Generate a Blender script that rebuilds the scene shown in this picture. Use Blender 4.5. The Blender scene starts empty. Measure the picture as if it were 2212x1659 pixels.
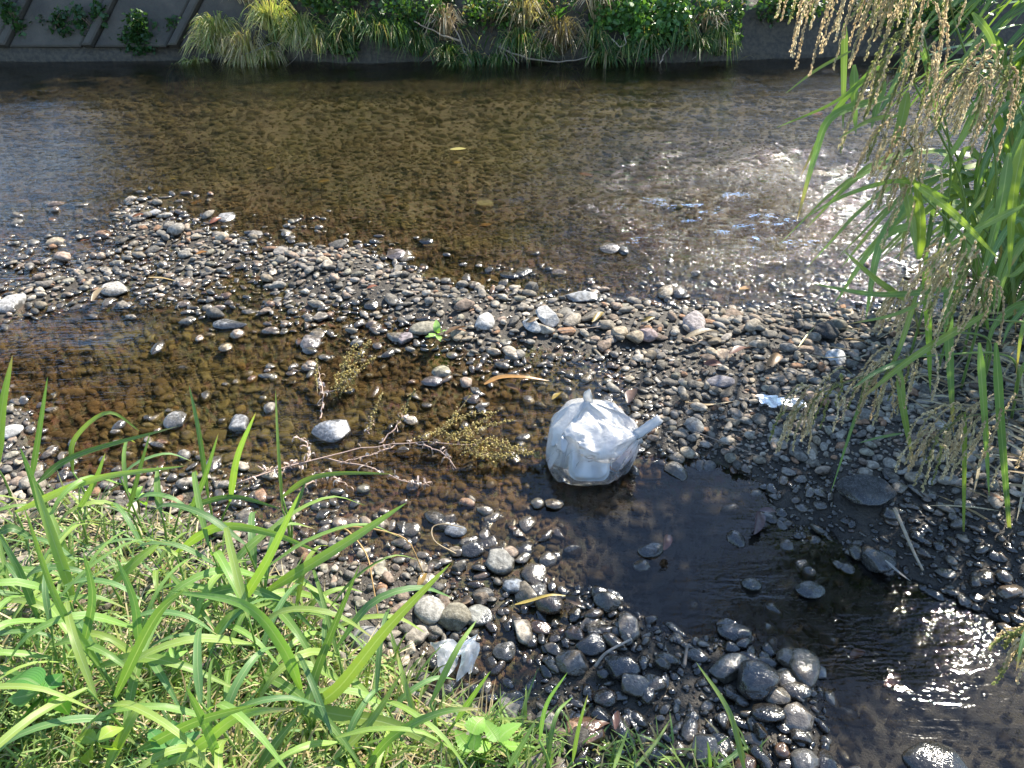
import bpy, math, random
import numpy as np
from mathutils import Vector, Matrix

scene = bpy.context.scene
RNG = np.random.default_rng(11)
random.seed(5)

# ---------------------------------------------------------------- camera
CAM_H, PITCH, FPX = 1.85, math.radians(35.0), 1609.0      # FPX: focal length for a 2212 px wide picture
cam_data = bpy.data.cameras.new('camera')
cam_data.sensor_width = 36.0
cam_data.lens = 36.0 * FPX / 2212.0
cam_data.clip_start = 0.02
cam_data.clip_end = 500.0
cam = bpy.data.objects.new('camera', cam_data)
scene.collection.objects.link(cam)
cam.location = (0, 0, CAM_H)
cam.rotation_euler = (math.pi / 2 - PITCH, 0, 0)
scene.camera = cam

# ---------------------------------------------------------------- daylight
SUN_AZ, SUN_EL = math.radians(41.0), math.radians(44.0)     # azimuth to the right of the view, elevation
SUN_DIR = np.array([math.sin(SUN_AZ) * math.cos(SUN_EL), math.cos(SUN_AZ) * math.cos(SUN_EL), math.sin(SUN_EL)])
world = bpy.data.worlds.new('World')
scene.world = world
world.use_nodes = True
wn = world.node_tree
wn.nodes.clear()
wo = wn.nodes.new('ShaderNodeOutputWorld')
wb = wn.nodes.new('ShaderNodeBackground')
ws = wn.nodes.new('ShaderNodeTexSky')
ws.sky_type = 'NISHITA'
ws.sun_disc = False
ws.sun_elevation = SUN_EL
ws.sun_rotation = SUN_AZ
ws.air_density, ws.dust_density, ws.ozone_density = 1.0, 0.15, 2.5
wb.inputs['Strength'].default_value = 0.148
wn.links.new(ws.outputs[0], wb.inputs['Color'])
wn.links.new(wb.outputs[0], wo.inputs['Surface'])
sun_data = bpy.data.lights.new('sun', 'SUN')
sun_data.energy = 5.0
sun_data.angle = math.radians(0.53)
sun_data.color = (1.0, 0.93, 0.80)
sun = bpy.data.objects.new('sun', sun_data)
scene.collection.objects.link(sun)
sun.rotation_euler = Vector(SUN_DIR).to_track_quat('Z', 'Y').to_euler()
scene.view_settings.view_transform = 'Standard'
scene.view_settings.look = 'None'
scene.view_settings.gamma = 1.0
scene.view_settings.exposure = 1.35
scene.cycles.use_denoising = True
scene.cycles.max_bounces = 5
scene.cycles.transparent_max_bounces = 14
scene.cycles.caustics_reflective = False
scene.cycles.caustics_refractive = False
scene.cycles.sample_clamp_indirect = 4.0

# ---------------------------------------------------------------- geometry helpers
SP, CP = math.sin(PITCH), math.cos(PITCH)

def ray(px, py):
    x, y = (px - 1106.0) / FPX, (829.5 - py) / FPX
    return np.array([x, CP + y * SP, -SP + y * CP])

def on_z(px, py, z=0.0):
    """point of the plane of height z that stands where the photograph shows px, py"""
    d = ray(px, py)
    t = (z - CAM_H) / d[2]
    return np.array([d[0] * t, d[1] * t, z])

def at(px, py, Y):
    """point at forward distance Y along that sight line"""
    d = ray(px, py)
    t = Y / d[1]
    return np.array([d[0] * t, Y, CAM_H + d[2] * t])

def project(P):
    P = np.asarray(P, float)
    x, y, z = P[..., 0], P[..., 1], P[..., 2] - CAM_H
    dep = y * CP - z * SP
    up = y * SP + z * CP
    dep = np.where(dep < 1e-3, 1e-3, dep)
    return 1106 + FPX * x / dep, 829.5 - FPX * up / dep, dep

def sines(x, y, seed, freq, n=7):
    r = np.random.default_rng(seed)
    o = np.zeros_like(x)
    for i in range(n):
        a = r.uniform(0, 2 * np.pi)
        f = freq * r.uniform(.6, 1.7)
        o += np.sin((x * np.cos(a) + y * np.sin(a)) * f + r.uniform(0, 6.28) + 1.3 * np.sin((x * np.sin(a) - y * np.cos(a)) * f * .6 + i))
    return o / n ** .5 * .7

def smooth(a, b, x):
    t = np.clip((x - a) / (b - a), 0, 1)
    return t * t * (3 - 2 * t)

COL = scene.collection

def new_obj(name, me, mat=None, parent=None):
    if mat is not None:
        me.materials.append(mat)
    o = bpy.data.objects.new(name, me)
    COL.objects.link(o)
    if parent is not None:
        o.parent = parent
    return o

def mesh(name, V, F, mat=None, parent=None, col=None, uv=None, flat=False):
    """one mesh object; col: one colour, or one per vertex; uv: one per vertex"""
    me = bpy.data.meshes.new(name)
    V = np.asarray(V, float)
    me.from_pydata(V.tolist(), [], [tuple(int(i) for i in f) for f in F])
    if col is not None:
        c = np.asarray(col, float)
        if c.ndim == 1:
            c = np.tile(c, (len(V), 1))
        put_col(me, c)
    if uv is not None:
        put_uv(me, np.asarray(uv, float))
    if not flat:
        me.polygons.foreach_set('use_smooth', [True] * len(me.polygons))
    me.update()
    return new_obj(name, me, mat, parent)

def put_col(me, c):
    a = me.attributes.new('col', 'FLOAT_COLOR', 'POINT')
    c4 = np.ones((len(c), 4), np.float32)
    c4[:, :3] = c[:, :3]
    a.data.foreach_set('color', c4.ravel())

def put_uv(me, uv):
    l = me.uv_layers.new(name='UVMap')
    idx = np.empty(len(me.loops), np.int32)
    me.loops.foreach_get('vertex_index', idx)
    l.data.foreach_set('uv', uv[idx].astype(np.float32).ravel())

def tri_mesh(name, V, F, mat, parent=None, col=None, uv=None):
    """fast path for large triangle meshes given as arrays"""
    me = bpy.data.meshes.new(name)
    V = np.ascontiguousarray(V, np.float32)
    F = np.ascontiguousarray(F, np.int32)
    k = F.shape[1]
    me.vertices.add(len(V))
    me.vertices.foreach_set('co', V.ravel())
    me.loops.add(F.size)
    me.loops.foreach_set('vertex_index', F.ravel())
    me.polygons.add(len(F))
    me.polygons.foreach_set('loop_start', np.arange(0, F.size, k, dtype=np.int32))
    me.polygons.foreach_set('use_smooth', np.ones(len(F), bool))
    me.update(calc_edges=True)
    if col is not None:
        put_col(me, col)
    if uv is not None:
        put_uv(me, uv)
    return new_obj(name, me, mat, parent)

def tag(o, label=None, cat=None, group=None, kind=None):
    if label: o['label'] = label
    if cat: o['category'] = cat
    if group: o['group'] = group
    if kind: o['kind'] = kind
    return o

def empty(name, loc=(0, 0, 0)):
    o = bpy.data.objects.new(name, None)
    o.empty_display_size = .05
    COL.objects.link(o)
    o.location = loc
    return o

class Bag:
    """collects pieces of one mesh"""
    def __init__(s): s.V, s.F, s.C, s.U, s.n = [], [], [], [], 0
    def add(s, V, F, col=(1, 1, 1), uv=None):
        V = np.asarray(V, float)
        s.V.append(V)
        s.F += [tuple(int(i) + s.n for i in f) for f in F]
        c = np.asarray(col, float)
        s.C.append(np.tile(c, (len(V), 1)) if c.ndim == 1 else c)
        s.U.append(np.zeros((len(V), 2)) if uv is None else np.asarray(uv, float))
        s.n += len(V)
    def build(s, name, mat, parent=None, flat=False, origin=None):
        V = np.concatenate(s.V)
        o = np.zeros(3) if origin is None else np.asarray(origin, float)
        return mesh(name, V - o, s.F, mat, parent, np.concatenate(s.C), np.concatenate(s.U), flat)

def curve(pts, n):
    """smooth curve through the points, n+1 samples"""
    P = np.asarray(pts, float)
    if len(P) == 2:
        t = np.linspace(0, 1, n + 1)[:, None]
        return P[0] * (1 - t) + P[1] * t
    Q = np.vstack([2 * P[0] - P[1], P, 2 * P[-1] - P[-2]])
    m = len(P) - 1
    out = []
    for s in np.linspace(0, m - 1e-9, n + 1):
        i = int(s); t = s - i
        a, b, c, d = Q[i], Q[i + 1], Q[i + 2], Q[i + 3]
        out.append(.5 * ((2 * b) + (c - a) * t + (2 * a - 5 * b + 4 * c - d) * t * t + (3 * b - a - 3 * c + d) * t ** 3))
    return np.array(out)

def unit(v):
    v = np.asarray(v, float)
    return v / max(np.linalg.norm(v), 1e-9)

def tube(pts, radii, sides=5):
    P = np.asarray(pts, float)
    n = len(P)
    r = np.interp(np.linspace(0, 1, n), np.linspace(0, 1, len(radii)), radii)
    T = np.gradient(P, axis=0)
    V, F, U = [], [], []
    ref = np.array([.3, .2, 1.0])
    for i in range(n):
        t = unit(T[i])
        a = np.cross(t, ref)
        if np.linalg.norm(a) < .15:
            a = np.cross(t, [1, 0, 0])
        a = unit(a); b = np.cross(t, a)
        for k in range(sides):
            q = 2 * math.pi * k / sides
            V.append(P[i] + r[i] * (math.cos(q) * a + math.sin(q) * b))
            U.append((k / sides, i / (n - 1)))
    for i in range(n - 1):
        for k in range(sides):
            k2 = (k + 1) % sides
            F.append((i * sides + k, i * sides + k2, (i + 1) * sides + k2, (i + 1) * sides + k))
    F.append(tuple(range(sides))[::-1]); F.append(tuple((n - 1) * sides + k for k in range(sides)))
    return V, F, U

EYE = np.array([0, 0, CAM_H])

def blade(pts, width, n=12, roll=0.0, fold=.22, shape='grass', facing=None, teeth=0):
    """a leaf blade along a curve: three columns with a sunken midrib; roll turns it about its own axis"""
    C = curve(pts, n)
    T = np.gradient(C, axis=0)
    V, F, U = [], [], []
    m = len(C)
    for i in range(m):
        s = i / (m - 1)
        if shape == 'grass':
            w = width * min(1, .35 + .65 * (s / .18)) * max(0.0, 1 - s ** 2.3) ** .75
        elif shape == 'ovate':
            w = width * (math.sin(math.pi * min(1, .03 + s * .97) ** .72) ** .85 if s < 1 else 0) + .02 * width * (1 - s)
        else:                                  # lanceolate
            w = width * math.sin(math.pi * (.04 + .96 * s)) ** .8 if s < 1 else 0
        if teeth and 0 < i < m - 1:
            w *= 1.07 if i % 2 else .90
        t = unit(T[i])
        view = (EYE - C[i]) if facing is None else np.asarray(facing, float)
        side = np.cross(t, unit(view))
        if np.linalg.norm(side) < .05:
            side = np.cross(t, [0, 0, 1.0]) + np.array([.01, 0, 0])
        side = unit(side)
        nor = np.cross(side, t)
        a = roll if not callable(roll) else roll(s)
        sd = side * math.cos(a) + nor * math.sin(a)
        nr = -side * math.sin(a) + nor * math.cos(a)
        h = w * .5
        V += [C[i] - sd * h + nr * fold * w * .6, C[i] - nr * 0, C[i] + sd * h + nr * fold * w * .6]
        U += [(0, s), (.5, s), (1, s)]
    for i in range(m - 1):
        a = i * 3
        F += [(a, a + 1, a + 4, a + 3), (a + 1, a + 2, a + 5, a + 4)]
    return V, F, U

# ---------------------------------------------------------------- node helper
class N:
    def __init__(s, name):
        s.m = bpy.data.materials.new(name)
        s.m.use_nodes = True
        s.t = s.m.node_tree
        s.t.nodes.clear()
        s.out = s.t.nodes.new('ShaderNodeOutputMaterial')
    def n(s, typ, **kw):
        nd = s.t.nodes.new(typ)
        for k, v in kw.items():
            if k.startswith('_'):
                setattr(nd, k[1:], v)
            else:
                key = int(k[1:]) if k[0] == 'i' and k[1:].isdigit() else k.replace('__', ' ')
                s.set(nd.inputs[key], v)
        return nd
    def set(s, sock, v):
        if hasattr(v, 'bl_rna') and v.bl_rna.identifier.startswith('NodeSocket'):
            s.t.links.new(v, sock)
        elif hasattr(v, 'outputs'):
            s.t.links.new(v.outputs[0], sock)
        else:
            if isinstance(v, (tuple, list)) and len(v) == 3 and sock.type == 'RGBA':
                v = (*v, 1)
            sock.default_value = v
    def math(s, op, a, b=0.0, c=None, clamp=False):
        nd = s.n('ShaderNodeMath', _operation=op, _use_clamp=clamp)
        s.set(nd.inputs[0], a); s.set(nd.inputs[1], b)
        if c is not None: s.set(nd.inputs[2], c)
        return nd.outputs[0]
    def mix(s, f, a, b, mode='MIX'):
        nd = s.n('ShaderNodeMix', _data_type='RGBA', _blend_type=mode)
        s.set(nd.inputs[0], f); s.set(nd.inputs[6], a); s.set(nd.inputs[7], b)
        return nd.outputs[2]
    def ramp(s, x, lo, hi, a=0.0, b=1.0):
        nd = s.n('ShaderNodeMapRange', _interpolation_type='SMOOTHSTEP')
        for i, v in enumerate((x, lo, hi, a, b)): s.set(nd.inputs[i], v)
        return nd.outputs[0]
    def noise(s, vec, scale, detail=3.0, rough=.55, dist=0.0):
        nd = s.n('ShaderNodeTexNoise')
        s.set(nd.inputs['Vector'], vec)
        for k, v in (('Scale', scale), ('Detail', detail), ('Roughness', rough), ('Distortion', dist)): s.set(nd.inputs[k], v)
        return nd.outputs['Fac']
    def vscale(s, vec, xyz):
        nd = s.n('ShaderNodeVectorMath', _operation='MULTIPLY')
        s.set(nd.inputs[0], vec); nd.inputs[1].default_value = xyz
        return nd.outputs[0]
    def bump(s, h, strength, dist=.01, normal=None):
        nd = s.n('ShaderNodeBump')
        s.set(nd.inputs['Strength'], strength); s.set(nd.inputs['Distance'], dist); s.set(nd.inputs['Height'], h)
        if normal is not None: s.set(nd.inputs['Normal'], normal)
        return nd.outputs[0]
    def attr(s, name):
        return s.n('ShaderNodeAttribute', _attribute_name=name)
    def pos(s):
        return s.n('ShaderNodeNewGeometry').outputs['Position']
    def sep(s, v):
        nd = s.n('ShaderNodeSeparateXYZ'); s.set(nd.inputs[0], v)
        return nd.outputs
    def mixs(s, f, a, b):
        nd = s.n('ShaderNodeMixShader')
        s.set(nd.inputs[0], f)
        s.t.links.new(a.outputs[0], nd.inputs[1]); s.t.links.new(b.outputs[0], nd.inputs[2])
        return nd
    def done(s, sh, disp=None):
        s.t.links.new(sh.outputs[0], s.out.inputs['Surface'])
        return s.m
# ---------------------------------------------------------------- materials
def mat_stone():
    """grey river stone; brown silt where it lies under water, a film of water just above it"""
    k = N('river_stone')
    pos = k.pos()
    z = k.sep(pos)[2]
    tc = k.n('ShaderNodeTexCoord').outputs['Object']
    col = k.attr('col').outputs['Color']
    n1 = k.noise(pos, 60, 2, .6)
    n2 = k.noise(pos, 300, 1, .6)
    n3 = k.noise(pos, 7, 1, .5)
    base = k.mix(k.ramp(n1, .35, .7), k.mix(.5, col, (0, 0, 0), 'MIX'), col)
    base = k.mix(k.ramp(n2, .55, .75, 0, .5), base, k.mix(.5, base, (.55, .53, .5)))
    wetline = k.math('ADD', z, k.math('MULTIPLY', k.math('SUBTRACT', n1, .5), .03))
    wetline = k.math('ADD', wetline, k.math('MULTIPLY', k.math('SUBTRACT', n3, .5), .07))
    xyz = k.sep(pos)
    pool_shade = k.math('MULTIPLY', k.ramp(xyz[0], -.05, .35), k.ramp(xyz[1], 1.85, 2.15, 1, 0))  # reed shade over pool and near stones, painted into the stone colour
    wetline = k.math('SUBTRACT', wetline, k.math('MULTIPLY', pool_shade, .085))  # same area also counts as wet, which deepens the painted shade
    wet = k.ramp(wetline, .006, .036, 1, 0)
    wcol = k.mix(1.0, base, (.36, .34, .31), 'MULTIPLY')
    base = k.mix(wet, base, wcol)
    silt = k.mix(k.ramp(n3, .3, .7), (.165, .102, .046), (.105, .070, .034))
    silt = k.mix(k.ramp(n2, .4, .7, 0, .45), silt, (.06, .042, .022))
    silt = k.mix(k.ramp(k.noise(pos, 1.1, 1, .6), .42, .62, 0, .8), silt, k.mix(1.0, k.mix(.5, silt, col), (.75, .8, .42), 'MULTIPLY'))
    under = k.ramp(k.math('ADD', z, k.math('MULTIPLY', k.math('SUBTRACT', n1, .5), .010)), -.012, .002, .86, 0)
    silt = k.mix(k.ramp(xyz[1], 4.2, 5.6, 0, .6), silt, (.115, .098, .042))
    silt = k.mix(pool_shade, silt, k.mix(k.ramp(n3, .3, .7), (.012, .012, .011), (.024, .020, .015)))
    base = k.mix(under, base, silt)
    shine = k.math('MULTIPLY', wet, k.math('SUBTRACT', 1.0, k.ramp(z, -.006, .001, 1, 0)))
    rough = k.ramp(shine, 0, 1, .85, .16)
    b = k.bump(k.math('ADD', n1, k.math('MULTIPLY', n2, .3)), .6, .006)
    p = k.n('ShaderNodeBsdfPrincipled', Base__Color=base, Roughness=rough, Normal=b)
    k.set(p.inputs['Specular IOR Level'], k.ramp(shine, 0, 1, .12, .9))
    return k.done(p)

def mat_ground():
    """silt, fine gravel and, on the banks, soil with dead grass"""
    k = N('ground')
    pos = k.pos()
    x, y, z = k.sep(pos)
    n1 = k.noise(pos, 25, 5, .6)
    n2 = k.noise(pos, 3, 3, .5)
    v = k.n('ShaderNodeTexVoronoi', Vector=pos, Scale=48.0)
    bed = k.mix(k.ramp(n1, .3, .7), (.145, .09, .04), (.075, .05, .025))
    bed = k.mix(k.ramp(k.noise(pos, 1.1, 3, .6), .42, .62), bed, (.11, .092, .04))
    bed = k.mix(k.ramp(k.noise(pos, 9, 2, .6), .5, .68, 0, .7), bed, (.045, .032, .016))
    bed = k.mix(.35, bed, k.mix(1.0, v.outputs['Color'], (.16, .11, .06), 'MULTIPLY'))
    bed = k.mix(k.ramp(y, 4.2, 5.6, 0, .55), bed, (.11, .094, .040))
    pool_shade = k.math('MULTIPLY', k.ramp(x, -.05, .35), k.ramp(y, 1.85, 2.15, 1, 0))  # shade on the pool, painted as a near-black bed colour
    bed = k.mix(pool_shade, bed, k.mix(k.ramp(n1, .3, .7), (.011, .011, .010), (.02, .017, .013)))
    grav = k.mix(k.ramp(n1, .35, .65), (.06, .049, .035), (.03, .025, .019))
    under = k.ramp(z, -.01, .01, 1, 0)
    c = k.mix(under, grav, bed)
    bank = k.attr('bank').outputs['Fac']
    soil = k.mix(k.ramp(n1, .35, .65), (.085, .066, .04), (.04, .032, .022))
    c = k.mix(bank, c, soil)
    h = k.math('ADD', n1, k.math('MULTIPLY', k.noise(pos, 140, 2, .6), .5))
    p = k.n('ShaderNodeBsdfPrincipled', Base__Color=c, Roughness=.7, Normal=k.bump(h, .8, .015))
    return k.done(p)

def mat_water():
    k = N('stream_water')
    pos = k.pos()
    rf = k.attr('riffle').outputs['Fac']
    a = k.noise(k.vscale(pos, (.55, 2.3, 1.0)), 13, 2, .6, .5)
    b = k.noise(k.vscale(pos, (1.0, 1.5, 1.0)), 60, 1, .5)
    h = k.math('ADD', a, k.math('MULTIPLY', b, .26))
    nor = k.bump(h, k.ramp(rf, 0, 1, .05, 1.0), .055)
    fr = k.n('ShaderNodeFresnel', IOR=1.333, Normal=nor)
    tr = k.n('ShaderNodeBsdfTransparent', Color=(1, .95, .84))
    rf_ = k.n('ShaderNodeBsdfRefraction', Color=(1, .95, .84), Roughness=0.0, IOR=1.333, Normal=nor)
    gl = k.n('ShaderNodeBsdfGlossy', Color=(1, 1, 1), Roughness=k.ramp(rf, .1, .7, .03, .07), Normal=nor)
    return k.done(k.mixs(fr.outputs[0], k.mixs(.4, tr, rf_), gl))

def mat_leaf(name, trans=.38, rough=.38, rib=.5, tcol=(1.15, 1.25, .45)):
    """living blade: colour from the mesh, pale midrib, fine veins, light shining through"""
    k = N(name)
    col = k.attr('col').outputs['Color']
    uv = k.n('ShaderNodeUVMap').outputs[0]
    u, v, _ = k.sep(uv)
    pos = k.pos()
    mid = k.ramp(k.math('ABSOLUTE', k.math('SUBTRACT', u, .5)), .02, .07, 1, 0)
    veins = k.math('SINE', k.math('MULTIPLY', u, 75.0))
    n1 = k.noise(pos, 30, 3, .5)
    c = k.mix(k.math('MULTIPLY', k.ramp(veins, -1, 1), .22), col, k.mix(1.0, col, (.6, .68, .6), 'MULTIPLY'))
    c = k.mix(k.ramp(n1, .4, .75, 0, .35), c, k.mix(1.0, c, (1.3, 1.15, .7), 'MULTIPLY'))
    c = k.mix(k.math('MULTIPLY', mid, rib), c, (.42, .50, .24))
    bm = k.bump(k.math('ADD', k.math('MULTIPLY', veins, .5), k.math('MULTIPLY', mid, -1.0)), .25, .002)
    p = k.n('ShaderNodeBsdfPrincipled', Base__Color=c, Roughness=rough, Normal=bm)
    p.inputs['Specular IOR Level'].default_value = .45
    t = k.n('ShaderNodeBsdfTranslucent', Color=k.mix(1.0, c, tcol, 'MULTIPLY'))
    return k.done(k.mixs(trans, p, t))

def mat_dry(name, trans=.2, rough=.6):
    k = N(name)
    col = k.attr('col').outputs['Color']
    n1 = k.noise(k.pos(), 80, 3, .6)
    c = k.mix(k.ramp(n1, .35, .7, 0, .5), col, k.mix(1.0, col, (.55, .5, .45), 'MULTIPLY'))
    p = k.n('ShaderNodeBsdfPrincipled', Base__Color=c, Roughness=rough, Normal=k.bump(n1, .3, .003))
    t = k.n('ShaderNodeBsdfTranslucent', Color=c)
    return k.done(k.mixs(trans, p, t))

def mat_concrete():
    k = N('old_concrete')
    pos = k.pos()
    n1 = k.noise(pos, 3, 5, .6); n2 = k.noise(pos, 40, 3, .6)
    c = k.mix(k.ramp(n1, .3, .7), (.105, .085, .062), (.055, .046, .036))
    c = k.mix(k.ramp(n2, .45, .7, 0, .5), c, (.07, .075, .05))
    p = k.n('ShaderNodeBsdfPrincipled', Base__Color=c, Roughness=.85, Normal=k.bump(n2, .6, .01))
    return k.done(p)

M = {
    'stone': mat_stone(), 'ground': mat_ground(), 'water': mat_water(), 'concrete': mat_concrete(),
    'grass': mat_leaf('grass_blade', .42), 'reed': mat_leaf('reed_blade', .38, .3), 'herb': mat_leaf('herb_leaf', .4, .42, .35),
    'shrub': mat_leaf('shrub_leaf', .35, .32, .0), 'dry': mat_dry('dry_plant'), 'twig': mat_dry('twig', .0, .7),
    'deadleaf': mat_dry('dead_leaf', .25, .4), 'wetleaf': mat_dry('wet_dead_leaf', .1, .2), 'seed': mat_dry('seed_husk', .6, .5),
}

# ---------------------------------------------------------------- the lie of the land
CTRL = """330,500,.012 450,520,.015 600,560,.038 700,580,.038 820,600,.034 950,650,.03 1080,680,.03 1180,690,.035 1300,700,.02 1450,700,.04
1600,720,.06 1750,740,.07 1900,740,.07 2050,740,.07 2200,800,.08 0,580,-.012 50,640,.008 150,560,-.012 150,620,.004 250,600,.005 350,560,-.005
480,620,-.010 600,640,-.006 750,690,-.012 900,720,-.010 0,520,-.03 200,490,-.02 280,455,-.01 420,455,-.02 560,490,-.03 700,520,-.03
900,555,-.03 1000,600,-.03 1200,620,-.03 1400,640,-.03 1600,640,-.03 1800,640,-.02 2000,640,-.02
0,300,-.3 0,420,-.15 300,400,-.15 300,250,-.3 600,450,-.12 700,300,-.25 1000,500,-.12 1000,300,-.25 1300,550,-.09 1300,400,-.14
1600,550,-.07 1600,400,-.10 1900,500,-.09 1500,250,-.18 800,180,-.28 1400,180,-.22 200,180,-.32 2100,300,-.12
60,760,-.045 100,830,-.045 300,750,-.035 300,850,-.042 500,700,-.022 500,800,-.036 500,900,-.036 700,800,-.028 700,950,-.036 600,1000,-.03
800,1030,-.036 850,900,-.036 1000,850,-.026 1000,950,-.036 1050,1050,-.036 900,1100,-.028 1150,900,-.026 1100,780,-.012 1250,800,-.018 1280,880,-.018
1400,800,.02 1500,850,.04 1600,900,.05 1750,850,.08 1450,950,.02 1600,960,.04 1800,950,.08 1900,1050,.08 1750,1050,.04 2000,950,.12
2150,1050,.12 2000,1150,.06 2150,1250,.03 1450,1060,-.05 1560,1080,-.05 1350,1120,-.05 1400,1200,-.06 1500,1250,-.06 1600,1200,-.05
1750,1180,-.02 1500,1330,-.06 1700,1300,-.05 1850,1350,-.05 2000,1400,-.06 2100,1500,-.07 1950,1550,-.07 2150,1630,-.07 1850,1620,-.05
1250,1120,-.04 1280,1220,-.04 1150,1150,-.015 1080,1200,-.012 1000,1180,-.02 950,1250,0 1100,1300,-.002 1200,1350,-.005 1300,1420,.005
1400,1450,.01 1550,1430,0 1650,1450,.01 1700,1550,.015 1550,1550,-.005 1400,1550,.015 1250,1500,.005 1100,1480,-.01 1000,1400,0
980,1480,-.01 850,1350,.02 750,1280,.02 850,1480,.03 700,1400,.05 1000,1600,.05 1200,1620,.05 1500,1640,.04 1700,1640,.02
-20,935,.02 30,990,.01 150,950,-.035 300,980,-.035 420,1020,-.03 200,1045,.0 350,1060,-.008 450,1085,-.012 600,1130,-.015 700,1150,-.015 800,1180,-.012 500,1200,.03 300,1150,.05 100,1100,.07 100,1300,.15 300,1300,.12
500,1350,.1 600,1500,.12 300,1500,.2 100,1500,.25 800,1620,.12 400,1650,.25"""
_c = []
for tok in CTRL.split():
    a, b, z = (float(v) for v in tok.split(','))
    _c.append(on_z(a, b, z))
_c += [np.array(v, float) for v in ((-3, 1, .35), (-1.5, .8, .38), (0, .4, .34), (1, .4, .2), (2, .6, .08), (3, 1, .1), (0, -1, .5), (-3, -1, .5), (3, -1, .4),
       (3.2, 2.4, .15), (4, 3.4, .1), (5, 2.5, .3), (-3.4, 2.0, .1), (-4.5, 2.6, .1), (-5, 1.5, .4), (-5, 4.5, -.1), (6, 5, -.1), (7, 7.5, -.2), (-8, 6, -.3), (4.2, 4.4, -.05))]
CTRL_P = np.array(_c)

def bank_height(x):
    """the height of the plateau behind the far bank: low at the left, higher to the right"""
    return 0.75 + 2.4 * smooth(-6.4, -5.7, x)

def ground_z(x, y):
    x = np.asarray(x, float); y = np.asarray(y, float)
    sh = x.shape
    X, Y = x.ravel(), y.ravel()
    out = np.empty(len(X))
    for i in range(0, len(X), 20000):
        s = slice(i, i + 20000)
        d2 = (X[s, None] - CTRL_P[None, :, 0]) ** 2 + (Y[s, None] - CTRL_P[None, :, 1]) ** 2
        w = 1.0 / (d2 + .0025 + .0008 * (X[s, None] ** 2 + Y[s, None] ** 2)) ** 1.7
        out[s] = (w * CTRL_P[None, :, 2]).sum(1) / w.sum(1)
    out += .010 * sines(X, Y, 3, 9.0) + .006 * sines(X, Y, 4, 26.0)
    shallow = smooth(2.6, 2.2, Y)
    out = np.maximum(out, -.036 - .4 * (1 - shallow))
    # near bank goes on level behind the camera
    nb = smooth(.2, -1.2, Y)
    out = out * (1 - nb) + .5 * nb
    # far bank: an undercut ledge at the water, then a slope, then a plateau
    e = 9.0 + .07 * sines(X, Y * 0, 8, 2.2) + .35 * smooth(2.2, 4.5, X)
    d = Y - e
    left = smooth(-3.0, -3.6, X)
    ledge = .09 + .04 * sines(X, Y, 9, 6.0)
    rise = ledge + np.clip(d - .07, 0, None) * 1.6
    top = .9 + np.clip(Y - 9.9, 0, None) * .62
    pl = bank_height(X) + .1 * sines(X, Y, 6, .6)
    bankz = np.minimum(np.minimum(rise, top), pl)
    f = smooth(-.02, .06, d)
    deep = out * (1 - smooth(7.8, 8.8, Y)) + -.3 * smooth(7.8, 8.8, Y)
    out = deep * (1 - f) + bankz * f
    return out.reshape(sh)

def gz(x, y):
    return float(ground_z(np.array([x]), np.array([y]))[0])

def grow(start, step, end, factor):
    v = [start]
    while abs(v[-1]) < abs(end):
        v.append(v[-1] + step); step *= factor
    return v[1:]

gx = np.array(sorted(grow(-4.0, -.05, -70, 1.12)) + list(np.arange(-4.0, 4.001, .03)) + grow(4.0, .05, 70, 1.12))
gy = np.array(sorted(grow(.3, -.05, -50, 1.13)) + list(np.arange(.3, 4.6, .03)) + list(np.arange(4.6, 8.85, .07)) + list(np.arange(8.85, 9.4, .025)) + list(np.arange(9.4, 11, .06)) + grow(11.0, .08, 140, 1.13))
GX, GY = np.meshgrid(gx, gy)
GZ = ground_z(GX, GY)
def grid_faces(nx, ny):
    i = np.arange(nx - 1)[None, :] + np.arange(ny - 1)[:, None] * nx
    return np.stack([i, i + 1, i + nx + 1, i + nx], -1).reshape(-1, 4)
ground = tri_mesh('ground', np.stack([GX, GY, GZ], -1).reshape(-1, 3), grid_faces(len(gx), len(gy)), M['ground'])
bk = np.maximum(smooth(8.7, 9.0, GY), smooth(.06, .13, GZ) * smooth(2.6, 1.6, GY)).ravel().astype(np.float32)
at_ = ground.data.attributes.new('bank', 'FLOAT', 'POINT'); at_.data.foreach_set('value', bk)
tag(ground, 'gravelly stream bed rising into soil banks on both sides', kind='structure')

# ---------------------------------------------------------------- the water
def riffle_mask(x, y):
    """how lively the water runs: quick over the shallow chute at the right, slower elsewhere"""
    px, py, _ = project(np.stack([x, y, x * 0], -1))
    m = .05 + .19 * smooth(2.0, 4.6, y) * (1 - .6 * smooth(-2.5, -4.5, x))
    calm = m.copy()
    q = ((px - 1540) / 480) ** 2 + ((py - 470) / 180) ** 2
    m = np.maximum(m, np.exp(-q) * 1.0)
    q = ((px - 1900) / 450) ** 2 + ((py - 560) / 110) ** 2
    m = np.maximum(m, np.exp(-q) * .7)
    q = ((px - 1850) / 300) ** 2 + ((py - 200) / 60) ** 2
    m = np.maximum(m, np.exp(-q) * .38)
    q = ((px - 1970) / 210) ** 2 + ((py - 1350) / 110) ** 2
    m = np.maximum(m, np.exp(-q) * .36)
    q = ((px - 1640) / 170) ** 2 + ((py - 1240) / 90) ** 2
    m = np.maximum(m, np.exp(-q) * .45)
    q = ((px - 60) / 400) ** 2 + ((py - 300) / 160) ** 2
    m = np.maximum(m, np.exp(-q) * .2)
    patch = .62 + .38 * sines(x * .7, y * 1.6, 55, 3.2, 8) + .2 * sines(x, y * 1.8, 56, 9.0, 8)
    return calm + np.clip(m - calm, 0, None) * np.clip(patch, .05, 1.15)

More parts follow.
